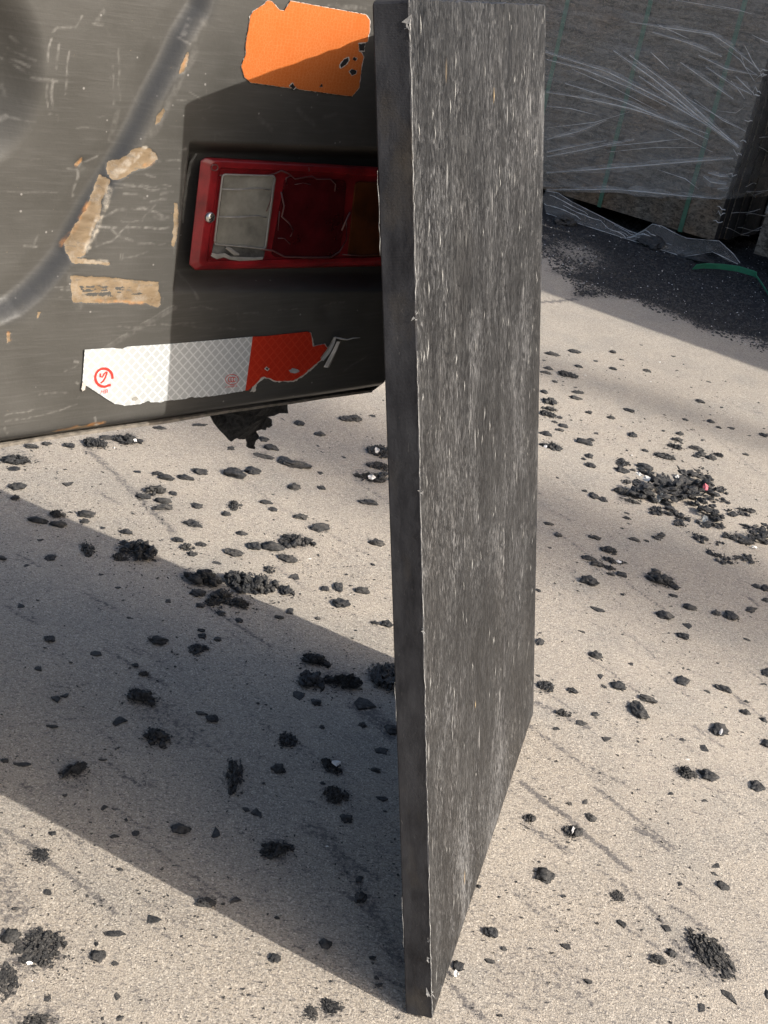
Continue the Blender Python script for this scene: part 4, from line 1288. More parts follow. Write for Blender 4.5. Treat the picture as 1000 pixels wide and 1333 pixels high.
        link('lens_ripple', mesh_np('lens_ripple', v, f, [mat_plain('lens_ripple', (.11, .05, .048), .3, .5, .3, 90, 0)] if 'lens_ripple' not in bpy.data.materials else [bpy.data.materials['lens_ripple']], True), lamp)
    # screw with cross slot
    c = fr(273.5, 283, zf + .001)
    vs, fs = [], []
    R = .0052
    rings = []
    for r, o in ((1, -.002), (1, 0), (.85, .0016), (.5, .0026), (.0, .0029)):
        rings.append(len(vs))
        for k in range(16):
            a = 2 * math.pi * k / 16
            vs.append(c + FK_U * (R * r * math.cos(a)) + up * (R * r * math.sin(a)) + FK_OUT * o)
    for r in range(4):
        for k in range(16):
            fs.append((r * 16 + k, r * 16 + (k + 1) % 16, (r + 1) * 16 + (k + 1) % 16, (r + 1) * 16 + k))
    sc = link('screw', mesh_np('screw', vs, fs, [M_STEEL], True), lamp)
    parts = []
    for a in (.6, .6 + math.pi / 2):
        d = FK_U * math.cos(a) + up * math.sin(a)
        e = -FK_U * math.sin(a) + up * math.cos(a)
        parts.append(box(c + FK_OUT * .0026, d * R * .6, e * R * .1, FK_OUT * .0006))
    v, f, _ = join(parts)
    link('screw_slot', mesh_np('screw_slot', v, f, [M_BLACK]), lamp)
    v, f = tube([fr(279.5 + 4.3 * math.cos(2 * math.pi * k / 16), 218 + 3.9 * math.sin(2 * math.pi * k / 16), zf + .0005) for k in range(17)], .0006, 5)
    link('screw_boss', mesh_np('screw_boss', v, f, [bpy.data.materials['lens_ripple']], True), lamp)
    # pale sealant smeared down the left of the recess
    v, f = ribbon([fk(x, y, -.004) - FK_BASE for x, y in [(256, 200), (249, 212), (244, 235), (240, 262), (238, 290)]], [.002, .004, .003, .004, .001], FK_OUT, lift=.001)
    link('sealant_smear', mesh_np('sealant_smear', v, f, [mat_plain('sealant', (.085, .085, .08), .7, .3, .5, 150)]), root)

    # --- torn flap hanging under the lower edge
    fo = -.10
    fp = [(262, 520), (274, 548), (298, 573), (303, 569), (308, 570), (316, 572), (323, 572), (326, 578), (328, 586), (331, 586), (336, 588), (338, 580), (342, 572), (338, 564), (349, 562), (352, 558), (355, 553), (355, 548), (350, 544), (372, 536), (372, 520)]
    out = []
    for i in range(len(fp)):
        a, b = np.array(fp[i], float), np.array(fp[(i + 1) % len(fp)], float)
        out.append(a)
        if i >= 2 and i < 19:
            for j in range(1, 3):
                out.append(a + (b - a) * j / 3 + rng.normal(0, .8, 2))
    v, f = prism([fk(p[0], p[1], fo) - FK_BASE for p in out], FK_OUT, .004)
    me = mesh_np('torn_flap', v, f, [M_RUB])
    bm = bmesh.new()
    bm.from_mesh(me)
    bmesh.ops.triangulate(bm, faces=bm.faces)
    bmesh.ops.subdivide_edges(bm, edges=[e for e in bm.edges if e.calc_length() > .008], cuts=3, use_grid_fill=True)
    bmesh.ops.triangulate(bm, faces=bm.faces)
    for q in bm.verts:
        k = mnoise.noise(q.co * 22) * .016 + mnoise.noise(q.co * 60) * .005
        q.co += Vector((FK_OUT * k).tolist())
    bm.to_mesh(me)
    bm.free()
    link('torn_flap', me, root)

    # --- steering wheel axle under the machine, out of the picture to the left
    c = FK_P + FK_U * -.72 + FK_IN * .40
    rw, ww = .29, .085
    prof = [(.10, -ww * .5), (.16, -ww * .62), (.17, -ww), (.27, -ww), (.288, -ww * .8), (rw, -ww * .4), (rw, ww * .4), (.288, ww * .8), (.27, ww), (.17, ww), (.16, ww * .62), (.10, ww * .5)]
    vs, fs = [], []
    n = 40
    for k in range(n):
        a = 2 * math.pi * k / n
        for r, t in prof:
            vs.append(c + FK_U * t + FK_IN * (r * math.cos(a)) + up * (r * math.sin(a) + rw) - FK_BASE)
    m = len(prof)
    for k in range(n):
        for i in range(m - 1):
            fs.append((k * m + i, ((k + 1) % n) * m + i, ((k + 1) % n) * m + i + 1, k * m + i + 1))
    fs.append(tuple(k * m for k in range(n)))
    fs.append(tuple(k * m + m - 1 for k in range(n))[::-1])
    wh = link('wheel', mesh_np('wheel', vs, fs, [M_TYRE], True), root)
    v, f = box(c + FK_IN * 0 + up * .45, FK_U * .05, FK_IN * .06, up * .17)
    link('axle_bracket', mesh_np('axle_bracket', [p - FK_BASE for p in v], f, [M_BLACK]), root)


build_forklift()

# ================================================================== WRAPPED BUNDLES
BN_D = RW @ nrm([-2338, -1198, 1532])          # along the bundle's face, to the left
BN_D[2] = 0
BN_D = nrm(BN_D)
BN_N = np.array([-BN_D[1], BN_D[0], 0.0])      # towards the camera side?
if BN_N @ (EYE - ground(886, 334)) < 0:
    BN_N = -BN_N
BN_P = ground(886, 334) - BN_N * .16
BN_P[2] = 0


def bn(px, py, off=0.0):
    return on_plane(px, py, BN_P, BN_N, off)


def build_bundle(shift, label, full=True, front=0.0, top=1.5):
    up = np.array([0, 0, 1.0])
    s = -BN_D                                              # to the right along the face
    e = bn(931, 312)
    e2 = bn(997, 79)
    zb = .5 * (bn(886, 303)[2] + e[2])
    right = .5 * ((e - BN_P) @ s + (e2 - BN_P) @ s)
    L, Hh, T, N = 2.3, 1.22, .055, 16
    Hh = top - zb
    org = BN_P + s * (right - L * .5) + s * shift + BN_N * front
    root = thing('wrapped_bundle', label, 'bundle', org, 'film wrapped bundles of boards')
    for i in range(N):
        c = -BN_N * (T * (i + .5)) + up * (zb + Hh * .5) + s * random.gauss(0, .004 if i else 0)
        v, f = box(c, s * L * .5, BN_N * (T * .5 - .0015), up * (Hh * .5 + (random.gauss(0, .004) if i else 0)))
        me = mesh_np('board', v, f, [M_BUNDLE, M_BEDGE], False, [0, 0, 0, 0, 1, 1])
        me.materials.clear()
        me.materials.append(M_BUNDLE)
        me.materials.append(M_BEDGE)
        fm = [0] * 6
        fm[4] = fm[5] = 1
        me.polygons.foreach_set('material_index', fm)
        link('board', me, root)
    D = T * N
    # straps
    for (x, y) in ((848, 0), (971, 0), (740, 0)):
        u = (bn(x, y) - BN_P) @ s - (right - L * .5)
        o = .004
        loop = [(o, zb - o), (o, zb + Hh + o), (-D - o, zb + Hh + o), (-D - o, zb - o), (o, zb - o)]
        pts = [s * u + BN_N * a + up * b for a, b in loop]
        v, f = [], []
        hw = .011
        for p, (a, b) in zip(pts, loop):
            v += [p - s * hw, p + s * hw]
        for i in range(4):
            f.append((2 * i, 2 * i + 1, 2 * i + 3, 2 * i + 2))
        st = link('strap', mesh_np('strap', v, f, [M_GREEN]), root)
        md = st.modifiers.new('thickness', 'SOLIDIFY')
        md.thickness = .0012
    # skids
    for u in (-.9, -.35, .33, .9):
        v, f = box(s * u - BN_N * (D * .5) + up * (zb * .5), s * .05, BN_N * (D * .5 - .02), up * (zb * .5 - .001))
        link('skid', mesh_np('skid', v, f, [M_BEDGE]), root)
    v, f = box(-BN_N * (D - .06) + up * (zb * .5), s * (L * .5 - .01), BN_N * .03, up * (zb * .5 - .002))
    link('light_stop', mesh_np('light_stop', v, f, [M_BEDGE]), root)  # added beam along the back, stops sunlight leaking under the bundle
    # stretch film: wrinkled sheet round three sides
    nu, nw = 150, 60
    ua, ub = (bn(712, 247) - org) @ s, (bn(940, 259) - org) @ s
    film_l, film_r = bn(712, 247)[2], bn(940, 259)[2]
    if not full:
        film_l = film_r
    prof = []
    for i in range(34):
        prof.append((L * .5 + .008, -D + D * i / 33, 0))
    for i in range(nu):
        prof.append((L * .5 - L * i / (nu - 1), .008, 1))
    P = np.zeros((nw, len(prof), 3))
    for j in range(nw):
        for i, (a, b, q) in enumerate(prof):
            zl = film_l + (film_r - film_l) * ((a - ua) / (ub - ua) if q else 1.0)
            z = zl + (Hh + zb - zl + .01) * j / (nw - 1)
            t = i * .07
            wr = .007 * (vnoise(np.array([t * 1.1 + j * .22]), np.array([j * .5 - t * .15]), 4)[0])
            zz = z + (.012 * math.sin(i * .09) + .015 * vnoise(np.array([i * .12]), np.array([.5]), 8)[0] if j == 0 else 0)
            P[j, i] = s * (a + (wr + .004 if not q else 0)) + BN_N * (b + (wr + .004 if q else 0)) + up * zz
    link('stretch_film', grid_mesh('stretch_film', P, [M_FILM], True), root)
    if not full:
        return root
    # stretched folds of the film
    A = lambda Lx: [(700 + x * .3, y * .3) for x, y in Lx]
    Bq = lambda Lx: [(700 + x * .3, 180 + y * .3) for x, y in Lx]
    folds = [(A([(30, 225), (300, 310), (560, 440), (740, 545), (872, 640)]), 1.3), (A([(330, 220), (500, 340), (680, 490), (872, 640)]), 1.5), (A([(400, 240), (600, 390), (760, 540), (868, 632)]), 1.4),
             (A([(40, 258), (200, 300), (400, 380), (560, 460)]), 1.0), (A([(40, 400), (200, 425), (400, 470), (560, 520), (740, 605)]), 1.2), (A([(120, 362), (370, 440), (560, 520), (740, 580)]), 1.1),
             (A([(400, 95), (560, 120), (760, 150), (850, 210), (960, 300)]), .9), (A([(500, 140), (650, 185), (800, 245)]), .9), (A([(520, 105), (660, 170)]), .8), (A([(490, 225), (570, 300)]), .8),
             (A([(620, 270), (720, 340), (850, 430)]), .9), (A([(700, 240), (820, 300), (950, 325)]), .9), (A([(730, 290), (850, 370), (930, 410)]), .9), (A([(40, 555), (250, 530), (400, 485)]), .8),
             (A([(40, 605), (180, 570), (300, 520)]), 1.0), (A([(300, 635), (480, 618), (640, 600)]), .8), (A([(900, 200), (930, 260), (962, 310)]), .8), (A([(860, 330), (900, 370), (938, 405)]), .9),
             (A([(790, 190), (880, 260), (940, 350)]), .7), (A([(680, 430), (800, 520), (905, 570)]), .8), (A([(640, 420), (720, 470), (890, 560)]), .7), (A([(440, 330), (600, 440), (700, 520)]), .9),
             (A([(560, 560), (640, 600), (760, 660)]), .7), (A([(900, 460), (860, 490), (780, 480)]), .6), (A([(40, 460), (140, 470), (260, 500)]), .8), (A([(150, 300), (330, 380), (520, 480)]), .8),
             (A([(930, 150), (990, 180), (1050, 190)]), .8), (A([(760, 20), (860, 40), (930, 60)]), .7), (A([(600, 0), (720, 20), (880, 50)]), .7), (A([(840, 350), (880, 400), (900, 430)]), .7), (A([(880, 230), (900, 290), (960, 330)]), .6),
             (Bq([(40, 150), (250, 135), (500, 115), (740, 95), (850, 88)]), 1.4), (Bq([(40, 80), (200, 50), (420, 5)]), 1.1), (Bq([(40, 60), (160, 35), (300, 10)]), .9), (Bq([(300, 60), (500, 40), (700, 40)]), .7),
             (Bq([(720, 165), (750, 190), (820, 200)]), 1.3), (Bq([(740, 150), (790, 165), (830, 165)]), 1.0), (Bq([(520, 135), (640, 175), (700, 220)]), .7), (Bq([(780, 220), (830, 215)]), .9),
             (Bq([(40, 224), (330, 221), (480, 234), (620, 249), (800, 264)]), 1.3)]
    parts = []
    wide = []
    for pts, w in folds:
        q = []
        for a, b in zip(pts[:-1], pts[1:]):
            for k in range(5):
                q.append(tuple(np.array(a) + (np.array(b) - np.array(a)) * k / 5))
        q.append(pts[-1])
        m = len(q)
        wd = [(w * 1.0 * (.3 + .9 * math.sin(math.pi * min(max(i / (m - 1), .06), .94))) * random.uniform(.7, 1.3)) * .0033 for i in range(m)]
        v, f = ribbon([bn(x, y, .022 + .003 * random.random()) - org for x, y in q], wd, BN_N, lift=.003)
        link('film_fold', mesh_np('film_fold', v, f, [M_FOLD], True), root)
        if w >= .9:
            wide.append(ribbon([bn(x, y, .018 + .003 * random.random()) - org for x, y in q], [z * random.uniform(5, 9) for z in wd], BN_N, lift=.006))
    # folds round on the right-hand side, running away from the corner
    for k in range(26):
        z = random.uniform(zb + .02, zb + Hh)
        b0 = -random.uniform(0, .3)
        b1 = b0 - random.uniform(.08, .45)
        dz = random.gauss(-.01, .03)
        pts = [s * (L * .5 + .02) + BN_N * (b0 + (b1 - b0) * t) + up * (z + dz * t + .006 * math.sin(t * 5 + k)) for t in np.linspace(0, 1, 6)]
        parts.append(ribbon(pts, [random.uniform(.0015, .005) for _ in pts], s, lift=.003))
    for z in sorted(random.uniform(zb + .04, zb + Hh) for _ in range(16)):                # gathered film along the corner
        c0 = s * (L * .5 + .014) + BN_N * .016 + up * (z + random.gauss(0, .01))
        pts = [c0 - s * .03 * t * random.uniform(.6, 1.4) + up * (.015 * t * random.gauss(0, 1)) for t in np.linspace(-.3, 1, 5)]
        parts.append(ribbon(pts, [.002, .005, .004, .003, .001], BN_N, lift=.002))
    v, f, _ = join(parts)
    vw, fwd, _ = join(wide)
    link('film_haze', mesh_np('film_haze', vw, fwd, [M_HAZE], True), root, kind='stuff')
    link('film_wrinkles', mesh_np('film_wrinkles', v, f, [M_FOLD], True), root, kind='stuff')
    # loose torn skirt of film hanging to the ground along the foot
    top = Bq([(36, 228), (90, 236), (150, 275), (210, 305), (270, 335), (340, 372), (400, 402), (440, 415), (500, 372), (540, 380), (600, 412), (650, 433), (720, 440), (790, 445), (850, 500), (880, 540)])
    bot = Bq([(34, 345), (70, 340), (150, 355), (190, 395), (230, 418), (290, 440), (340, 455), (388, 472), (440, 480), (500, 500), (560, 508), (620, 515), (690, 505), (760, 492), (820, 520), (870, 545)])
    rows = 14
    top2, bot2 = [], []
    for seq, dst in ((top, top2), (bot, bot2)):
        for a, b in zip(seq[:-1], seq[1:]):
            for k in range(6):
                dst.append(np.array(a) + (np.array(b) - np.array(a)) * k / 6)
        dst.append(np.array(seq[-1]))
    P = np.zeros((rows, len(top2), 3))
    for i, (a, b) in enumerate(zip(top2, bot2)):
        A3 = bn(a[0], a[1], .022)
        g3 = bn(b[0], b[1], .17)
        if g3[2] < .006:
            g3[2] = .006
        for j in range(rows):
            t = j / (rows - 1)
            q = A3 * (1 - t) + g3 * t
            q = q + BN_N * (.035 * math.sin(math.pi * t) + .022 * vnoise(np.array([i * .16 + t * 2]), np.array([t * 3.0 + i * .02]), 21)[0] * math.sin(math.pi * t))
            q = q + up * .012 * vnoise(np.array([i * .3]), np.array([t * 4.0]), 22)[0] * math.sin(math.pi * t)
            P[j, i] = q - org
    link('film_skirt', grid_mesh('film_skirt', P, [M_SKIRT], True), root)
    parts = []
    for k in range(10):
        j = random.randint(0, 9)
        i0 = random.randint(0, len(top2) - 24)
        pts = [P[min(rows - 1, max(0, int(j + (q * .3 if k % 2 else q * .12))))][i0 + q * 2] + BN_N * .004 for q in range(10)]
        parts.append(ribbon(pts, [.0008 + .0035 * math.sin(math.pi * (q + .5) / 10) * random.uniform(.4, 1.2) for q in range(10)], BN_N, lift=.003))
    for row in (0, rows - 1):
        pts = [P[row][i] + BN_N * .004 for i in range(0, len(top2), 2)]
        parts.append(ribbon(pts, [random.uniform(.001, .004) for _ in pts], BN_N, lift=.003))
    v, f, _ = join(parts)
    link('skirt_wrinkles', mesh_np('skirt_wrinkles', v, f, [M_FOLD], True), root, kind='stuff')
    return root


build_bundle(0, 'brown fibre board bundle in clear stretch film with green straps, behind the leaning board')
build_bundle(2.50, 'second film wrapped board bundle, unseen, added to shade the right side of the first', False)  # out of view, added to keep sun off the first bundle's side
build_bundle(3.95, 'unseen tall film wrapped bundle beyond the right edge, added to shade the dirty strip', False, .89, 2.27)  # this and the next: unseen blockers, height set by the shadow edge wanted
build_bundle(6.30, 'last unseen tall film wrapped bundle, farthest right, added to lengthen the shade strip', False, .89, 2.27)

# ================================================================== RUBBER DEBRIS
def ico(sub):
    bm = bmesh.new()
    bmesh.ops.create_icosphere(bm, subdivisions=sub, radius=1)
    v = np.array([q.co[:] for q in bm.verts])
    f = [tuple(x.index for x in q.verts) for q in bm.faces]
    bm.free()
    return v, f


ICO = {k: ico(k) for k in (1, 2, 3)}


def lump(seed, sub=3, amp=.42, freq=1.5):
    v, f = ICO[sub]
    o = Vector((seed * 7.13, seed * 3.7, seed * 1.9))
    out = []
    for p in v:
        q = Vector(p)
        d = 1 + amp * mnoise.noise(q * freq + o) + amp * .55 * mnoise.noise(q * freq * 2.6 + o) + amp * .32 * mnoise.noise(q * freq * 6 + o)
        cell = mnoise.cell(q * 1.6 + o) * .14
        q = q * max(.35, d + cell - .07)
        out.append(np.array(q[:]))
    out = np.array(out)
    out[:, 2] = np.where(out[:, 2] < -.35, -.35 + (out[:, 2] + .35) * .1, out[:, 2])
    lo, hi = out.min(0), out.max(0)
    out = (out - (lo + hi) * .5) / ((hi - lo) * .5)
    out[:, 2] = (out[:, 2] + 1) * .5
    return out, f


def shard(seed):
    r = random.Random(seed)
    n = r.randint(6, 9)
    top, bot = [], []
    for k in range(n):
        a = 2 * math.pi * (k + r.uniform(-.35, .35)) / n
        d = r.uniform(.45, 1.1)
        top.append((d * math.cos(a) * .92, d * math.sin(a) * .92, r.uniform(.55, 1.0)))
        bot.append((d * math.cos(a), d * math.sin(a), 0.0))
    v = np.array(bot + top + [(r.uniform(-.2, .2), r.uniform(-.2, .2), 1.0)])
    f = [(k, (k + 1) % n, n + (k + 1) % n, n + k) for k in range(n)] + [(n + k, n + (k + 1) % n, 2 * n) for k in range(n)] + [tuple(range(n - 1, -1, -1))]
    lo, hi = v[:, :2].min(0), v[:, :2].max(0)
    v[:, :2] = (v[:, :2] - (lo + hi) * .5) / ((hi - lo) * .5)
    return v, f


def clump(seed, n=40, flakes=60, lo_s=.09, hi_s=.24, dome=.38):
    """shredded rubber heap in a unit footprint"""
    r = random.Random(seed)
    parts = []
    lobes = [(r.uniform(-.5, .5), r.uniform(-.45, .45), r.uniform(.3, .55)) for _ in range(3)] + [(0, 0, .55)]
    for k in range(n):
        lx, ly, lr = r.choice(lobes)
        a, d = r.uniform(0, 6.28), lr * math.sqrt(r.random())
        x, y = lx + d * math.cos(a), ly + d * math.sin(a)
        e = max(0, 1 - math.hypot(x, y))
        sz = r.uniform(lo_s, hi_s)
        v, f = lump(r.randint(0, 999), 2, .6, 2.2)
        th = r.uniform(0, 6.28)
        sx, sy, szz = sz * r.uniform(.8, 1.5), sz * r.uniform(.6, 1.0), r.uniform(.25, .55)
        q = v * [sx, sy, szz]
        c, s_ = math.cos(th), math.sin(th)
        q = np.stack([q[:, 0] * c - q[:, 1] * s_ + x, q[:, 0] * s_ + q[:, 1] * c + y, q[:, 2] * (.4 + .6 * e) + e * dome * r.random()], -1)
        parts.append((q, f))
    for k in range(flakes):                                     # ragged slivers sticking out
        lx, ly, lr = r.choice(lobes)
        a, d = r.uniform(0, 6.28), lr * 1.35 * math.sqrt(r.random())
        x, y = lx + d * math.cos(a), ly + d * math.sin(a)
        e = max(0, 1 - math.hypot(x, y))
        L, w = r.uniform(.09, .24), r.uniform(.03, .08)
        th, tl = r.uniform(0, 6.28), r.uniform(-.6, .9)
        dx = np.array([math.cos(th) * math.cos(tl), math.sin(th) * math.cos(tl), math.sin(tl) * .7])
        sd = np.array([-math.sin(th), math.cos(th), r.uniform(-.3, .3)])
        c = np.array([x, y, .08 + e * .55 * r.random()])
        parts.append(([c, c + dx * L * .5 + sd * w + [0, 0, .03], c + dx * L, c + dx * L * .4 - sd * w, c + dx * L * .4 - [0, 0, .07]],
                      [(0, 1, 2), (0, 2, 3), (0, 4, 1), (1, 4, 2), (2, 4, 3), (3, 4, 0)]))
    v, f, _ = join(parts)
    v = np.array(v)
    lo, hi = v[:, :2].min(0), v[:, :2].max(0)
    v[:, :2] = (v[:, :2] - (lo + hi) * .5) / ((hi - lo) * .5)
    v[:, 2] = np.maximum(v[:, 2], 0) / v[:, 2].max()
    return v, f


LUMPS = []
for k in range(14):
    v, f = lump(k + 1, 3)
    LUMPS.append(mesh_np('rubber_lump', v, f, [M_RUB if k % 3 else M_RUB2], k % 2 == 0))
SHARDS = []
for k in range(12):
    v, f = shard(k + 50)
    SHARDS.append(mesh_np('rubber_shard', v, f, [M_RUB if k % 3 else M_RUB2], False))
CLUMPS = []
for k in range(9):
    v, f = clump(k + 100)
    CLUMPS.append(mesh_np('shredded_rubber', v, f, [M_RUB if k % 3 else M_RUB2], k % 2 == 0))

PATCHES = []
for k in range(4):
    v, f = clump(k + 300, 120, 130, .045, .13, .25)
    PATCHES.append(mesh_np('rubber_patch', v, f, [M_RUB if k % 2 else M_RUB2], False))

LANDMARKS = [
    (735, 284, 'under the film skirt beside the board'), (846, 312, 'under the torn film skirt'), (906, 336, 'at the bundle corner'),
    (60, 575, 'under the forklift edge, left end'), (165, 585, 'under the forklift edge, middle'), (335, 575, 'beside the torn flap'), (440, 560, 'under the forklift edge, right end'),
    (60, 660, 'at the shadow tip on the far left'), (200, 655, 'beside the drag mark on the sunlit strip'), (310, 620, 'below the torn flap'), (400, 650, 'in the middle of the sunlit strip'),
    (480, 650, 'by the board on the sunlit strip'), (110, 690, 'in the upper left of the shadow'), (170, 700, 'round the clump on the upper shadow edge'), (300, 770, 'round the crumb heap on the shadow edge'),
    (340, 710, 'in the sunlit grey lump row'), (440, 770, 'at the sunlit strip\'s right end'), (80, 800, 'in the left part of the shadow'), (220, 830, 'in the middle part of the shadow'), (440, 860, 'round the black trio by the board'),
    (100, 950, 'near the left edge in the shadow'), (270, 980, 'round the oval clump in the shadow'), (470, 980, 'close to the board in the shadow'), (240, 1090, 'low in the shadow'), (430, 1080, 'low in the shadow by the board'),
    (40, 1110, 'on the sunlit concrete at the left edge'), (50, 1230, 'round the broad crumbly patch at lower left'), (150, 1230, 'right of the broad crumbly patch'), (200, 1310, 'at the bottom edge on the left'), (330, 1200, 'along the lower shadow edge'), (430, 1290, 'left of the board foot'),
    (730, 450, 'at the top right beside the board'), (730, 500, 'in the upper cluster by the board'), (720, 560, 'in the lower cluster by the board'), (800, 480, 'on the far right concrete'), (900, 470, 'near the black dirt strip'),
    (930, 540, 'in the upper soft shade band'), (870, 580, 'above the crumb heap at right'), (960, 590, 'above the heap at the right edge'), (800, 560, 'above the left of the right heap'), (800, 630, 'at the right heap\'s left tip'),
    (740, 640, 'between the board and the crumb heap'), (800, 680, 'below the crumb heap at right'), (720, 700, 'close to the board in the lower shade band'), (790, 735, 'in the scrap group right of the board'), (860, 750, 'round the long black wedge'),
    (900, 800, 'in the lower soft shade band'), (980, 790, 'at the right edge in the shade band'), (760, 800, 'right of the board at mid height'), (720, 890, 'beside the lower far corner of the board'), (820, 900, 'round the large slanting grey lump'),
    (960, 890, 'at the right edge below the shade band'), (920, 970, 'round the glossy round lump'), (760, 960, 'just below the far board corner'), (740, 1080, 'beside the long dark drag line'), (880, 1020, 'near the right edge at lower right'),
    (700, 1150, 'right of the board foot'), (850, 1150, 'in the open lower right concrete'), (900, 1230, 'round the large patch at lower right'), (640, 1230, 'close to the board foot on the right'), (780, 1260, 'on the lowest right concrete'), (960, 1300, 'at the bottom right corner')]
ORD = ['first', 'second', 'third', 'fourth', 'fifth', 'sixth', 'seventh', 'eighth', 'ninth', 'tenth', 'eleventh', 'twelfth', 'thirteenth', 'fourteenth', 'fifteenth', 'sixteenth']


def region(x, y):
    return min(((x - a) ** 2 + ((y - b) * 1.3) ** 2, c) for a, b, c in LANDMARKS)[1]


SPECIAL = {  # nearest pixel -> label
    (177, 715): 'shredded black rubber clump by the shadow edge, below the long drag mark',
    (46, 1238): 'broad flat crumbly black rubber patch at the lower left, with a white speck',
    (5, 1282): 'black rubber mat scrap cut off by the left picture edge',
    (51, 1331): 'black rubber scrap cut off at the bottom left picture edge',
    (302, 1012): 'tall oval black rubber clump in the middle of the board\'s shadow',
    (94, 1003): 'two-lobed slanting black rubber clump near the left edge in the shadow',
    (918, 1246): 'large slanting black shredded rubber patch at the lower right',
    (861, 755): 'long black rubber wedge with pointed right tip, under the crumb heap',
    (385, 704): 'largest grey rubber slab on the sunlit strip, end of a row of three',
    (828, 924): 'large slanting flat grey rubber lump right of the board, below an upright one',
    (803, 893): 'upright grey rubber lump above the large slanting one, right of the board',
    (499, 883): 'tall black shredded clump half hidden behind the board\'s left edge',
    (443, 886): 'wide black shredded clump beside the one half hidden by the board',
    (404, 886): 'round black shredded clump at the left end of the trio by the board',
    (411, 859): 'small ragged black clump above the trio beside the board',
    (359, 1106): 'ragged black rubber clump with spiky right side low in the shadow',
    (436, 1035): 'black clump with two side spikes near the board, in its shadow',
    (431, 998): 'black clump with a pale foil flake on top, in the board\'s shadow',
    (184, 907): 'smooth oval black clump at mid left of the shadow',
    (235, 1079): 'small squared black rubber block low in the shadow',
    (741, 1082): 'black lump lying on the long dark drag line at the lower right',
    (935, 950): 'round black rubber lump with a glossy flake near the right edge',
    (203, 960): 'curled black rubber clump with a smudged dust trail in the shadow',
    (49, 1113): 'rounded rectangular grey rubber patch on the sunlit lower left concrete',
    (766, 755): 'oval grey rubber lump below the group of scraps right of the board',
    (164, 571): 'ragged dark clump just under the forklift edge, with a white speck',
    (124, 576): 'greenish black clump just under the forklift edge, left of the ragged one',
    (429, 1305): 'fuzzy black patch at the bottom edge left of the board foot, larger of two',
    (403, 1311): 'fuzzy black patch at the bottom edge left of the board foot, smaller of two',
    (126, 1245): 'shield shaped black rubber chip beside the broad crumbly patch',
    (149, 1216): 'thin rod shaped dark rubber splinter on the lower left concrete',
    (479, 620): 'wide shredded clump with silver flakes against the board\'s left edge',
    (490, 587): 'upper shredded clump with silver flakes against the board\'s left edge',
    (307, 613): 'angular dark lump beside the spiky one on the sunlit strip',
    (304, 616): 'large pointed dark lump on the sunlit strip under the torn flap',
    (396, 604): 'long dark rubber slug on the sunlit strip right of the torn flap',
}


TURN = {(918, 1246): (-.62, 1.12, .60), (94, 1003): (.75, 1.15, .55), (828, 924): (-.75, 1.1, .6), (803, 893): (-.9, 1.1, .6), (874, 827): (-.4, 1.1, .7), (302, 1012): (.05, .85, 1.0)}


def build_debris():
    small = {'l': 'rubber_lump', 'f': 'rubber_shard', 'c': 'rubber_clump', 'p': 'rubber_patch'}
    cats = {'l': 'rubber lump', 'f': 'rubber shard', 'c': 'rubber clump', 'p': 'rubber patch'}
    used = set()
    best = {}
    for key in SPECIAL:
        d, i = min((math.hypot(c[0] - key[0], c[1] - key[1]), i) for i, c in enumerate(CHUNKS))
        if d < 14 and i not in best:
            best[i] = SPECIAL[key]
    word = {'l': 'rubber lump', 'f': 'flat rubber chip', 'c': 'shredded clump', 'p': 'crumbly patch'}
    sets = {}
    for i, (x, y, w, h, k) in enumerate(CHUNKS):
        if i not in best:
            size = 'big dark' if w > 26 else ('mid-sized dark' if w > 14 else 'small dark')
            sets.setdefault((size, k, region(x, y)), []).append((x, i))
    for (size, k, reg), it in sets.items():
        it.sort()
        for q, (_, i) in enumerate(it):
            t = '' if len(it) == 1 else (', leftmost' if q == 0 else (', rightmost' if q == len(it) - 1 else ', %s from left' % ORD[q]))
            best[i] = '%s %s %s%s' % (size, word[k], reg, t)
    for i, (x, y, w, h, k) in enumerate(CHUNKS):
        r = random.Random(i * 31 + 5)
        dep = gdepth(x, y)
        d = ray(x, y)
        sin_a = -d[2] / np.linalg.norm(d)
        W = w * dep / F_PX * 1.2
        Hv = h * dep / F_PX * 1.15
        rise = {'l': .33, 'f': .14, 'c': .31, 'p': .12}[k]
        zt = min(rise * W, Hv * (.62 if k != 'f' else .3))
        zt = max(zt, .0025)
        depth = max((Hv - zt * math.sqrt(1 - sin_a ** 2) * .8) / sin_a, W * .35)
        depth = min(depth, W * 2.4 if h > w else W * 1.25)
        base = ground(x, y + h * .5)
        fw = nrm(np.array([d[0], d[1], 0]))
        c = base + fw * depth * .5
        me = {'l': LUMPS, 'f': SHARDS, 'c': CLUMPS, 'p': PATCHES}[k]
        me = me[r.randrange(len(me))]
        o = link(small[k], me, None, best[i], cats[k], 'loose %ss on the concrete' % cats[k])
        o.location = (float(c[0]), float(c[1]), -.0012)
        flip = r.choice([0, math.pi])
        o.rotation_euler = (0, 0, -math.atan2(fw[0], fw[1]) + flip + r.gauss(0, .16))
        for (qx, qy), (ra, fx, fy) in TURN.items():
            if math.hypot(qx - x, qy - y) < 5:
                o.rotation_euler[2] = -math.atan2(fw[0], fw[1]) + ra
                W, depth = W * fx, depth * fy
        o.scale = (W * .5, depth * .5, zt)


build_debris()


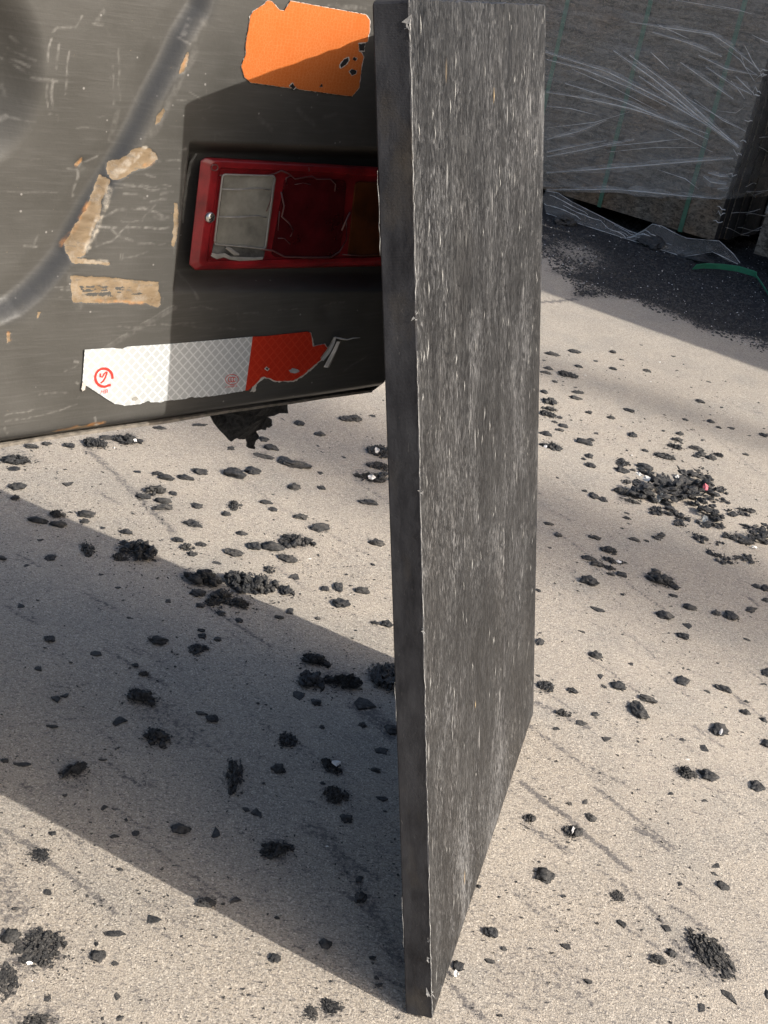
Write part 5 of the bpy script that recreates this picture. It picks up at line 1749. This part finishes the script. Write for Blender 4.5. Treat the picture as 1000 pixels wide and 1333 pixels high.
# the crumb heap to the right of the board, one loose pile
def build_heap():
    c0 = ground(876, 648)
    r = random.Random(3)
    parts = []
    X = lambda x, y: (790 + x * .21, 580 + y * .21)
    blobs = [(250, 290, 120), (330, 250, 130), (420, 240, 130), (520, 220, 120), (590, 190, 90), (610, 270, 110), (480, 300, 120), (380, 320, 110), (170, 290, 90), (560, 340, 100), (230, 150, 70), (290, 170, 60),
             (330, 395, 80), (300, 400, 70), (400, 395, 80), (460, 430, 80), (440, 470, 70), (660, 320, 70), (620, 400, 90), (660, 440, 90), (610, 470, 80), (690, 490, 70), (730, 335, 50), (770, 400, 70), (840, 395, 70), (890, 400, 50),
             (750, 550, 60), (800, 560, 70), (860, 590, 80), (920, 560, 90), (960, 520, 90), (985, 570, 80), (860, 490, 50), (540, 550, 60), (590, 570, 70), (650, 660, 60), (710, 695, 70), (760, 710, 60), (820, 695, 60), (890, 690, 70), (315, 550, 70), (700, 600, 50), (725, 272, 60)]
    for bx, by, s in blobs:
        px, py = X(bx, by)
        dep = gdepth(px, py)
        c = ground(px, py + s * .21 * .25)
        R = s * .21 * .5 * dep / F_PX * 1.3
        core = s > 85
        for k in range(9 if core else 6):
            v, f = lump(r.randint(0, 9999), 2, .6, 2.0)
            a, d = r.uniform(0, 6.28), R * math.sqrt(r.random()) * .9
            sz = R * r.uniform(.28, .55)
            th = r.uniform(0, 6.28)
            q = v * [sz * r.uniform(.9, 1.5), sz * r.uniform(.6, 1), sz * r.uniform(.5, 1.0)]
            cc, ss = math.cos(th), math.sin(th)
            q = np.stack([q[:, 0] * cc - q[:, 1] * ss, q[:, 0] * ss + q[:, 1] * cc, q[:, 2]], -1)
            off = np.array([d * math.cos(a), d * math.sin(a) * 1.25, (r.random() * R * .8 if core else r.random() * R * .15)])
            parts.append((q + c + off - c0, f, 0))
        for k in range(16 if core else 8):
            a, d = r.uniform(0, 6.28), R * 1.15 * math.sqrt(r.random())
            L, w = R * r.uniform(.25, .6), R * r.uniform(.06, .16)
            th, tl = r.uniform(0, 6.28), r.uniform(-.4, .9)
            dx = np.array([math.cos(th) * math.cos(tl), math.sin(th) * math.cos(tl), math.sin(tl)])
            sd = np.array([-math.sin(th), math.cos(th), r.uniform(-.3, .3)])
            p = c - c0 + np.array([d * math.cos(a), d * math.sin(a) * 1.2, .002 + (R * .9 * r.random() if core else R * .3 * r.random())])
            parts.append(([p, p + dx * L * .5 + sd * w, p + dx * L, p + dx * L * .4 - sd * w, p + dx * L * .4 - [0, 0, w]], [(0, 1, 2), (0, 2, 3), (0, 4, 1), (1, 4, 2), (2, 4, 3), (3, 4, 0)], 0))
    v, f, mi = join(parts)
    hp = link('rubber_crumb_heap', mesh_np('rubber_crumb_heap', v, f, [M_RUB], False), None, 'big spread heap of shredded black rubber crumbs right of the leaning board', 'rubber heap', kind='stuff', loc=c0)
    # litter lying in the heap
    def scrap(name, label, px, py, wpx, hpx, mat, z, seed):
        rr = random.Random(seed)
        dep = gdepth(px, py)
        c = ground(px, py, z)
        n = 9
        W, Hh = wpx * .5 * dep / F_PX, hpx * .5 * dep / F_PX
        d = nrm(ray(px, py))
        rt = nrm(np.cross(d, [0, 0, 1]))
        upv = nrm(np.cross(rt, d))
        vs = [np.zeros(3)]
        for k in range(n):
            a = 2 * math.pi * k / n
            q = rr.uniform(.65, 1.1)
            vs.append(rt * W * q * math.cos(a) + upv * Hh * q * math.sin(a) - d * rr.uniform(-.4, .4) * W)
        fs = [(0, 1 + k, 1 + (k + 1) % n) for k in range(n)]
        me = mesh_np(name, vs, fs, [mat], False)
        o = link(name, me, None, label, 'scrap', loc=c)
        md = o.modifiers.new('thickness', 'SOLIDIFY')
        md.thickness = .0015
    scrap('plastic_scrap', 'white plastic scrap at the upper left of the crumb heap, larger piece', 842, 623, 12, 8, M_WHITE, .02, 1)
    scrap('plastic_scrap', 'thin white plastic sliver at the upper left tip of the crumb heap', 832, 617, 10, 4, M_WHITE, .02, 2)
    scrap('plastic_scrap', 'small white flake on top of the crumb heap', 882, 620, 6, 5, M_WHITE, .045, 3)
    scrap('pink_scrap', 'small pink plastic scrap on the right side of the crumb heap', 919, 634, 8, 10, M_PINK, .045, 4)
    scrap('grey_scrap', 'pale grey film scrap standing at the front of the crumb heap', 859, 648, 8, 14, mat_plain('grey_film', (.28, .30, .31), .4, .4, .25, 60), .012, 5)
    scrap('grey_scrap', 'grey film scrap at the lower right arm of the crumb heap', 918, 675, 8, 11, bpy.data.materials['grey_film'], .012, 6)
    scrap('plastic_scrap', 'white sliver under the right end of the crumb heap', 982, 712, 10, 4, M_WHITE, .006, 7)
    scrap('plastic_scrap', 'crumpled white plastic bit beside the foot of the leaning board', 594, 1268, 8, 11, M_WHITE, .004, 8)
    scrap('foil_scrap', 'silver flake on the clump by the board\'s left edge, upper one', 491, 586, 8, 8, M_FOIL, .022, 9)
    scrap('foil_scrap', 'silver flake on the clump by the board\'s left edge, lower one', 484, 621, 12, 6, M_FOIL, .022, 10)
    scrap('foil_scrap', 'silver flake on the ragged clump under the forklift edge', 176, 573, 5, 5, M_FOIL, .02, 11)
    scrap('foil_scrap', 'pale flake on the double scrap right of the board', 806, 731, 8, 4, M_FOIL, .018, 12)
    scrap('foil_scrap', 'pale foil flake on a black clump in the board\'s shadow', 438, 993, 14, 9, M_FOIL, .014, 13)
    scrap('foil_scrap', 'bright glint flake on the lump lying on the drag line', 746, 1080, 3, 9, M_FOIL, .014, 14)
    scrap('foil_scrap', 'pale flake on the lowest front of the broad crumbly patch', 38, 1254, 8, 5, M_FOIL, .012, 15)
    scrap('foil_scrap', 'glossy flake on the round lump near the right edge', 939, 952, 5, 9, M_FOIL, .014, 16)
    scrap('foil_scrap', 'pale flake on the lump beneath the wrapped bundle side, by the board', 710, 581, 5, 4, M_FOIL, .02, 17)


build_heap()


# loose green strap end on the dirty strip
def build_strap():
    px = [(903, 351.5), (918, 350), (938, 351), (960, 354), (980, 360), (984, 362)]
    zs = [.004, .010, .016, .020, .022, .020]
    pts = [ground(x, y, z) for (x, y), z in zip(px, zs)]
    px2 = [(984, 362), (990, 371), (996, 380), (1006, 398)]
    pts2 = [ground(x, y, z) for (x, y), z in zip(px2, (.020, .014, .006, .004))]
    o0 = pts[0].copy()
    o0[2] = 0
    parts = []
    for seg, w in ((pts, .034), (pts2, .022)):
        v, f = [], []
        for i, p in enumerate(seg):
            t = nrm(seg[min(i + 1, len(seg) - 1)] - seg[max(i - 1, 0)])
            sd = nrm(np.cross(t, [0, 0, 1]))
            v += [p - o0 + sd * w * .25 + [0, 0, w * .8], p - o0 - sd * w * .25]
        for i in range(len(seg) - 1):
            f.append((2 * i, 2 * i + 1, 2 * i + 3, 2 * i + 2))
        parts.append((v, f))
    v, f, _ = join(parts)
    m = mat_plain('loose_green_strap', (.09, .42, .25), .35, .5, .2, 30, .05)
    o = link('loose_strap', mesh_np('loose_strap', v, f, [m]), None, 'loose bent bright green strap end lying on the black dirt by the bundle', 'strap', loc=o0)
    md = o.modifiers.new('thickness', 'SOLIDIFY')
    md.thickness = .0012


build_strap()


# crumbs too fine to count
def scatter(name, label, pts, sizes, mats, mids, cat, flat=.35):
    n = len(pts)
    th = rng.uniform(0, 6.28, n)
    asp = rng.uniform(.35, .9, n)
    tmpl = np.array([[1, 0, 0], [.2, .9, 0], [-1, .25, 0], [-.3, -.85, 0], [.1, 0, 1.0]])
    fc = np.array([[0, 1, 4], [1, 2, 4], [2, 3, 4], [3, 0, 4]])
    q = np.repeat(tmpl[None], n, 0) + rng.normal(0, .18, (n, 5, 3)) * [1, 1, .1]
    q[:, :, 1] *= asp[:, None]
    q[:, :, 2] *= flat
    q *= sizes[:, None, None]
    c, s = np.cos(th)[:, None], np.sin(th)[:, None]
    x = q[..., 0] * c - q[..., 1] * s
    y = q[..., 0] * s + q[..., 1] * c
    P = np.stack([x + pts[:, 0:1], y + pts[:, 1:2], q[..., 2] + pts[:, 2:3]], -1).reshape(-1, 3)
    Fv = (fc[None] + (np.arange(n) * 5)[:, None, None]).reshape(-1, 3)
    me = mesh_np(name, P, Fv, mats, False, np.repeat(mids, 4))
    return link(name, me, None, label, cat, kind='stuff')


def build_crumbs():
    # over the open concrete, in image-uniform density
    pts, sz = [], []
    for k in range(12000):
        x, y = random.uniform(-20, 1020), 470 + 880 * random.random()
        if 555 < x < 700 and y < 940:
            continue
        dn = vnoise(np.array([x * .012]), np.array([y * .016]), 31)[0]
        if random.random() > .55 + .5 * dn:
            continue
        g = ground(x, y)
        pts.append([g[0], g[1], .0002])
        s = random.uniform(.7, 1.6) if random.random() < .88 else random.uniform(1.6, 3.2)
        sz.append(s * gdepth(x, y) / F_PX)
    for x, y, w, h, k in CHUNKS:                              # fine bits fallen round every clump
        if w < 9 or k == 'f':
            continue
        for q in range(int(w * (.9 if k != 'l' else .3))):
            a, d = random.uniform(0, 6.28), abs(random.gauss(.5, .28))
            px_, py_ = x + w * d * math.cos(a), y + h * .2 + h * d * math.sin(a)
            g = ground(px_, py_)
            pts.append([g[0], g[1], .0003])
            sz.append(random.uniform(.7, 2.4) * gdepth(px_, py_) / F_PX)
    pts, sz = np.array(pts), np.array(sz)
    scatter('rubber_crumbs', 'fine dark rubber crumbs scattered all over the pale concrete', pts, sz, [M_RUB2, M_WHITE], (rng.random(len(pts)) < .012).astype(int), 'crumbs')
    # the black strip in front of the bundle
    poly = SOOT
    pts, sz, mid = [], [], []
    while len(pts) < 9000:
        x, y = random.uniform(690, 1020), random.uniform(285, 470)
        g = ground(x, y)
        d = -poly_sd(np.array([x]), np.array([y]), poly)[0]
        if d < 0 and random.random() > .30 * math.exp(d / 6):
            continue
        patch = math.exp(-(((x - 752) / 28) ** 2 + ((y - 330) / 11) ** 2))
        if random.random() < patch * .8 or random.random() > .35 + d / 10:
            continue
        pts.append([g[0], g[1], .0005])
        wht = random.random() < .06
        mid.append(1 if wht else 0)
        sz.append((random.uniform(.6, 1.5) if wht else random.uniform(1.0, 3.4)) * gdepth(x, y) / F_PX)
    scatter('rubber_debris', 'black rubber crumbs with white specks covering the shaded strip before the bundle', np.array(pts), np.array(sz), [M_RUB, M_FOIL], np.array(mid), 'debris', .6)


build_crumbs()


# unseen masts added beyond the right edge to lay soft shade bands on the concrete
def build_mast(px, py, dist, r0, label):
    h = dist * math.tan(SUN_EL) + 2.0
    c = ground(px, py) - G * dist
    c[2] = 0
    root = thing('shade_mast', label, 'mast', c, 'added shade masts')
    v, f = tube([(0, 0, 0), (0, 0, h)], [r0 * 1.1, r0], 12)
    link('pole', mesh_np('pole', v, f, [M_STEEL], True), root)
    v, f = box((0, 0, .15), (r0 * 3, 0, 0), (0, r0 * 3, 0), (0, 0, .15))
    link('footing', mesh_np('footing', v, f, [M_GROUND]), root)


build_mast(850, 525, 26, .078, 'unseen slim steel mast added to throw the upper soft shade band, beyond the right edge')
build_mast(850, 705, 30, .125, 'unseen thicker steel mast added to throw the lower soft shade band, beyond the right edge')
build_mast(935, 800, 34, .125, 'unseen steel mast nearest the viewer, added to widen the lower shade band')
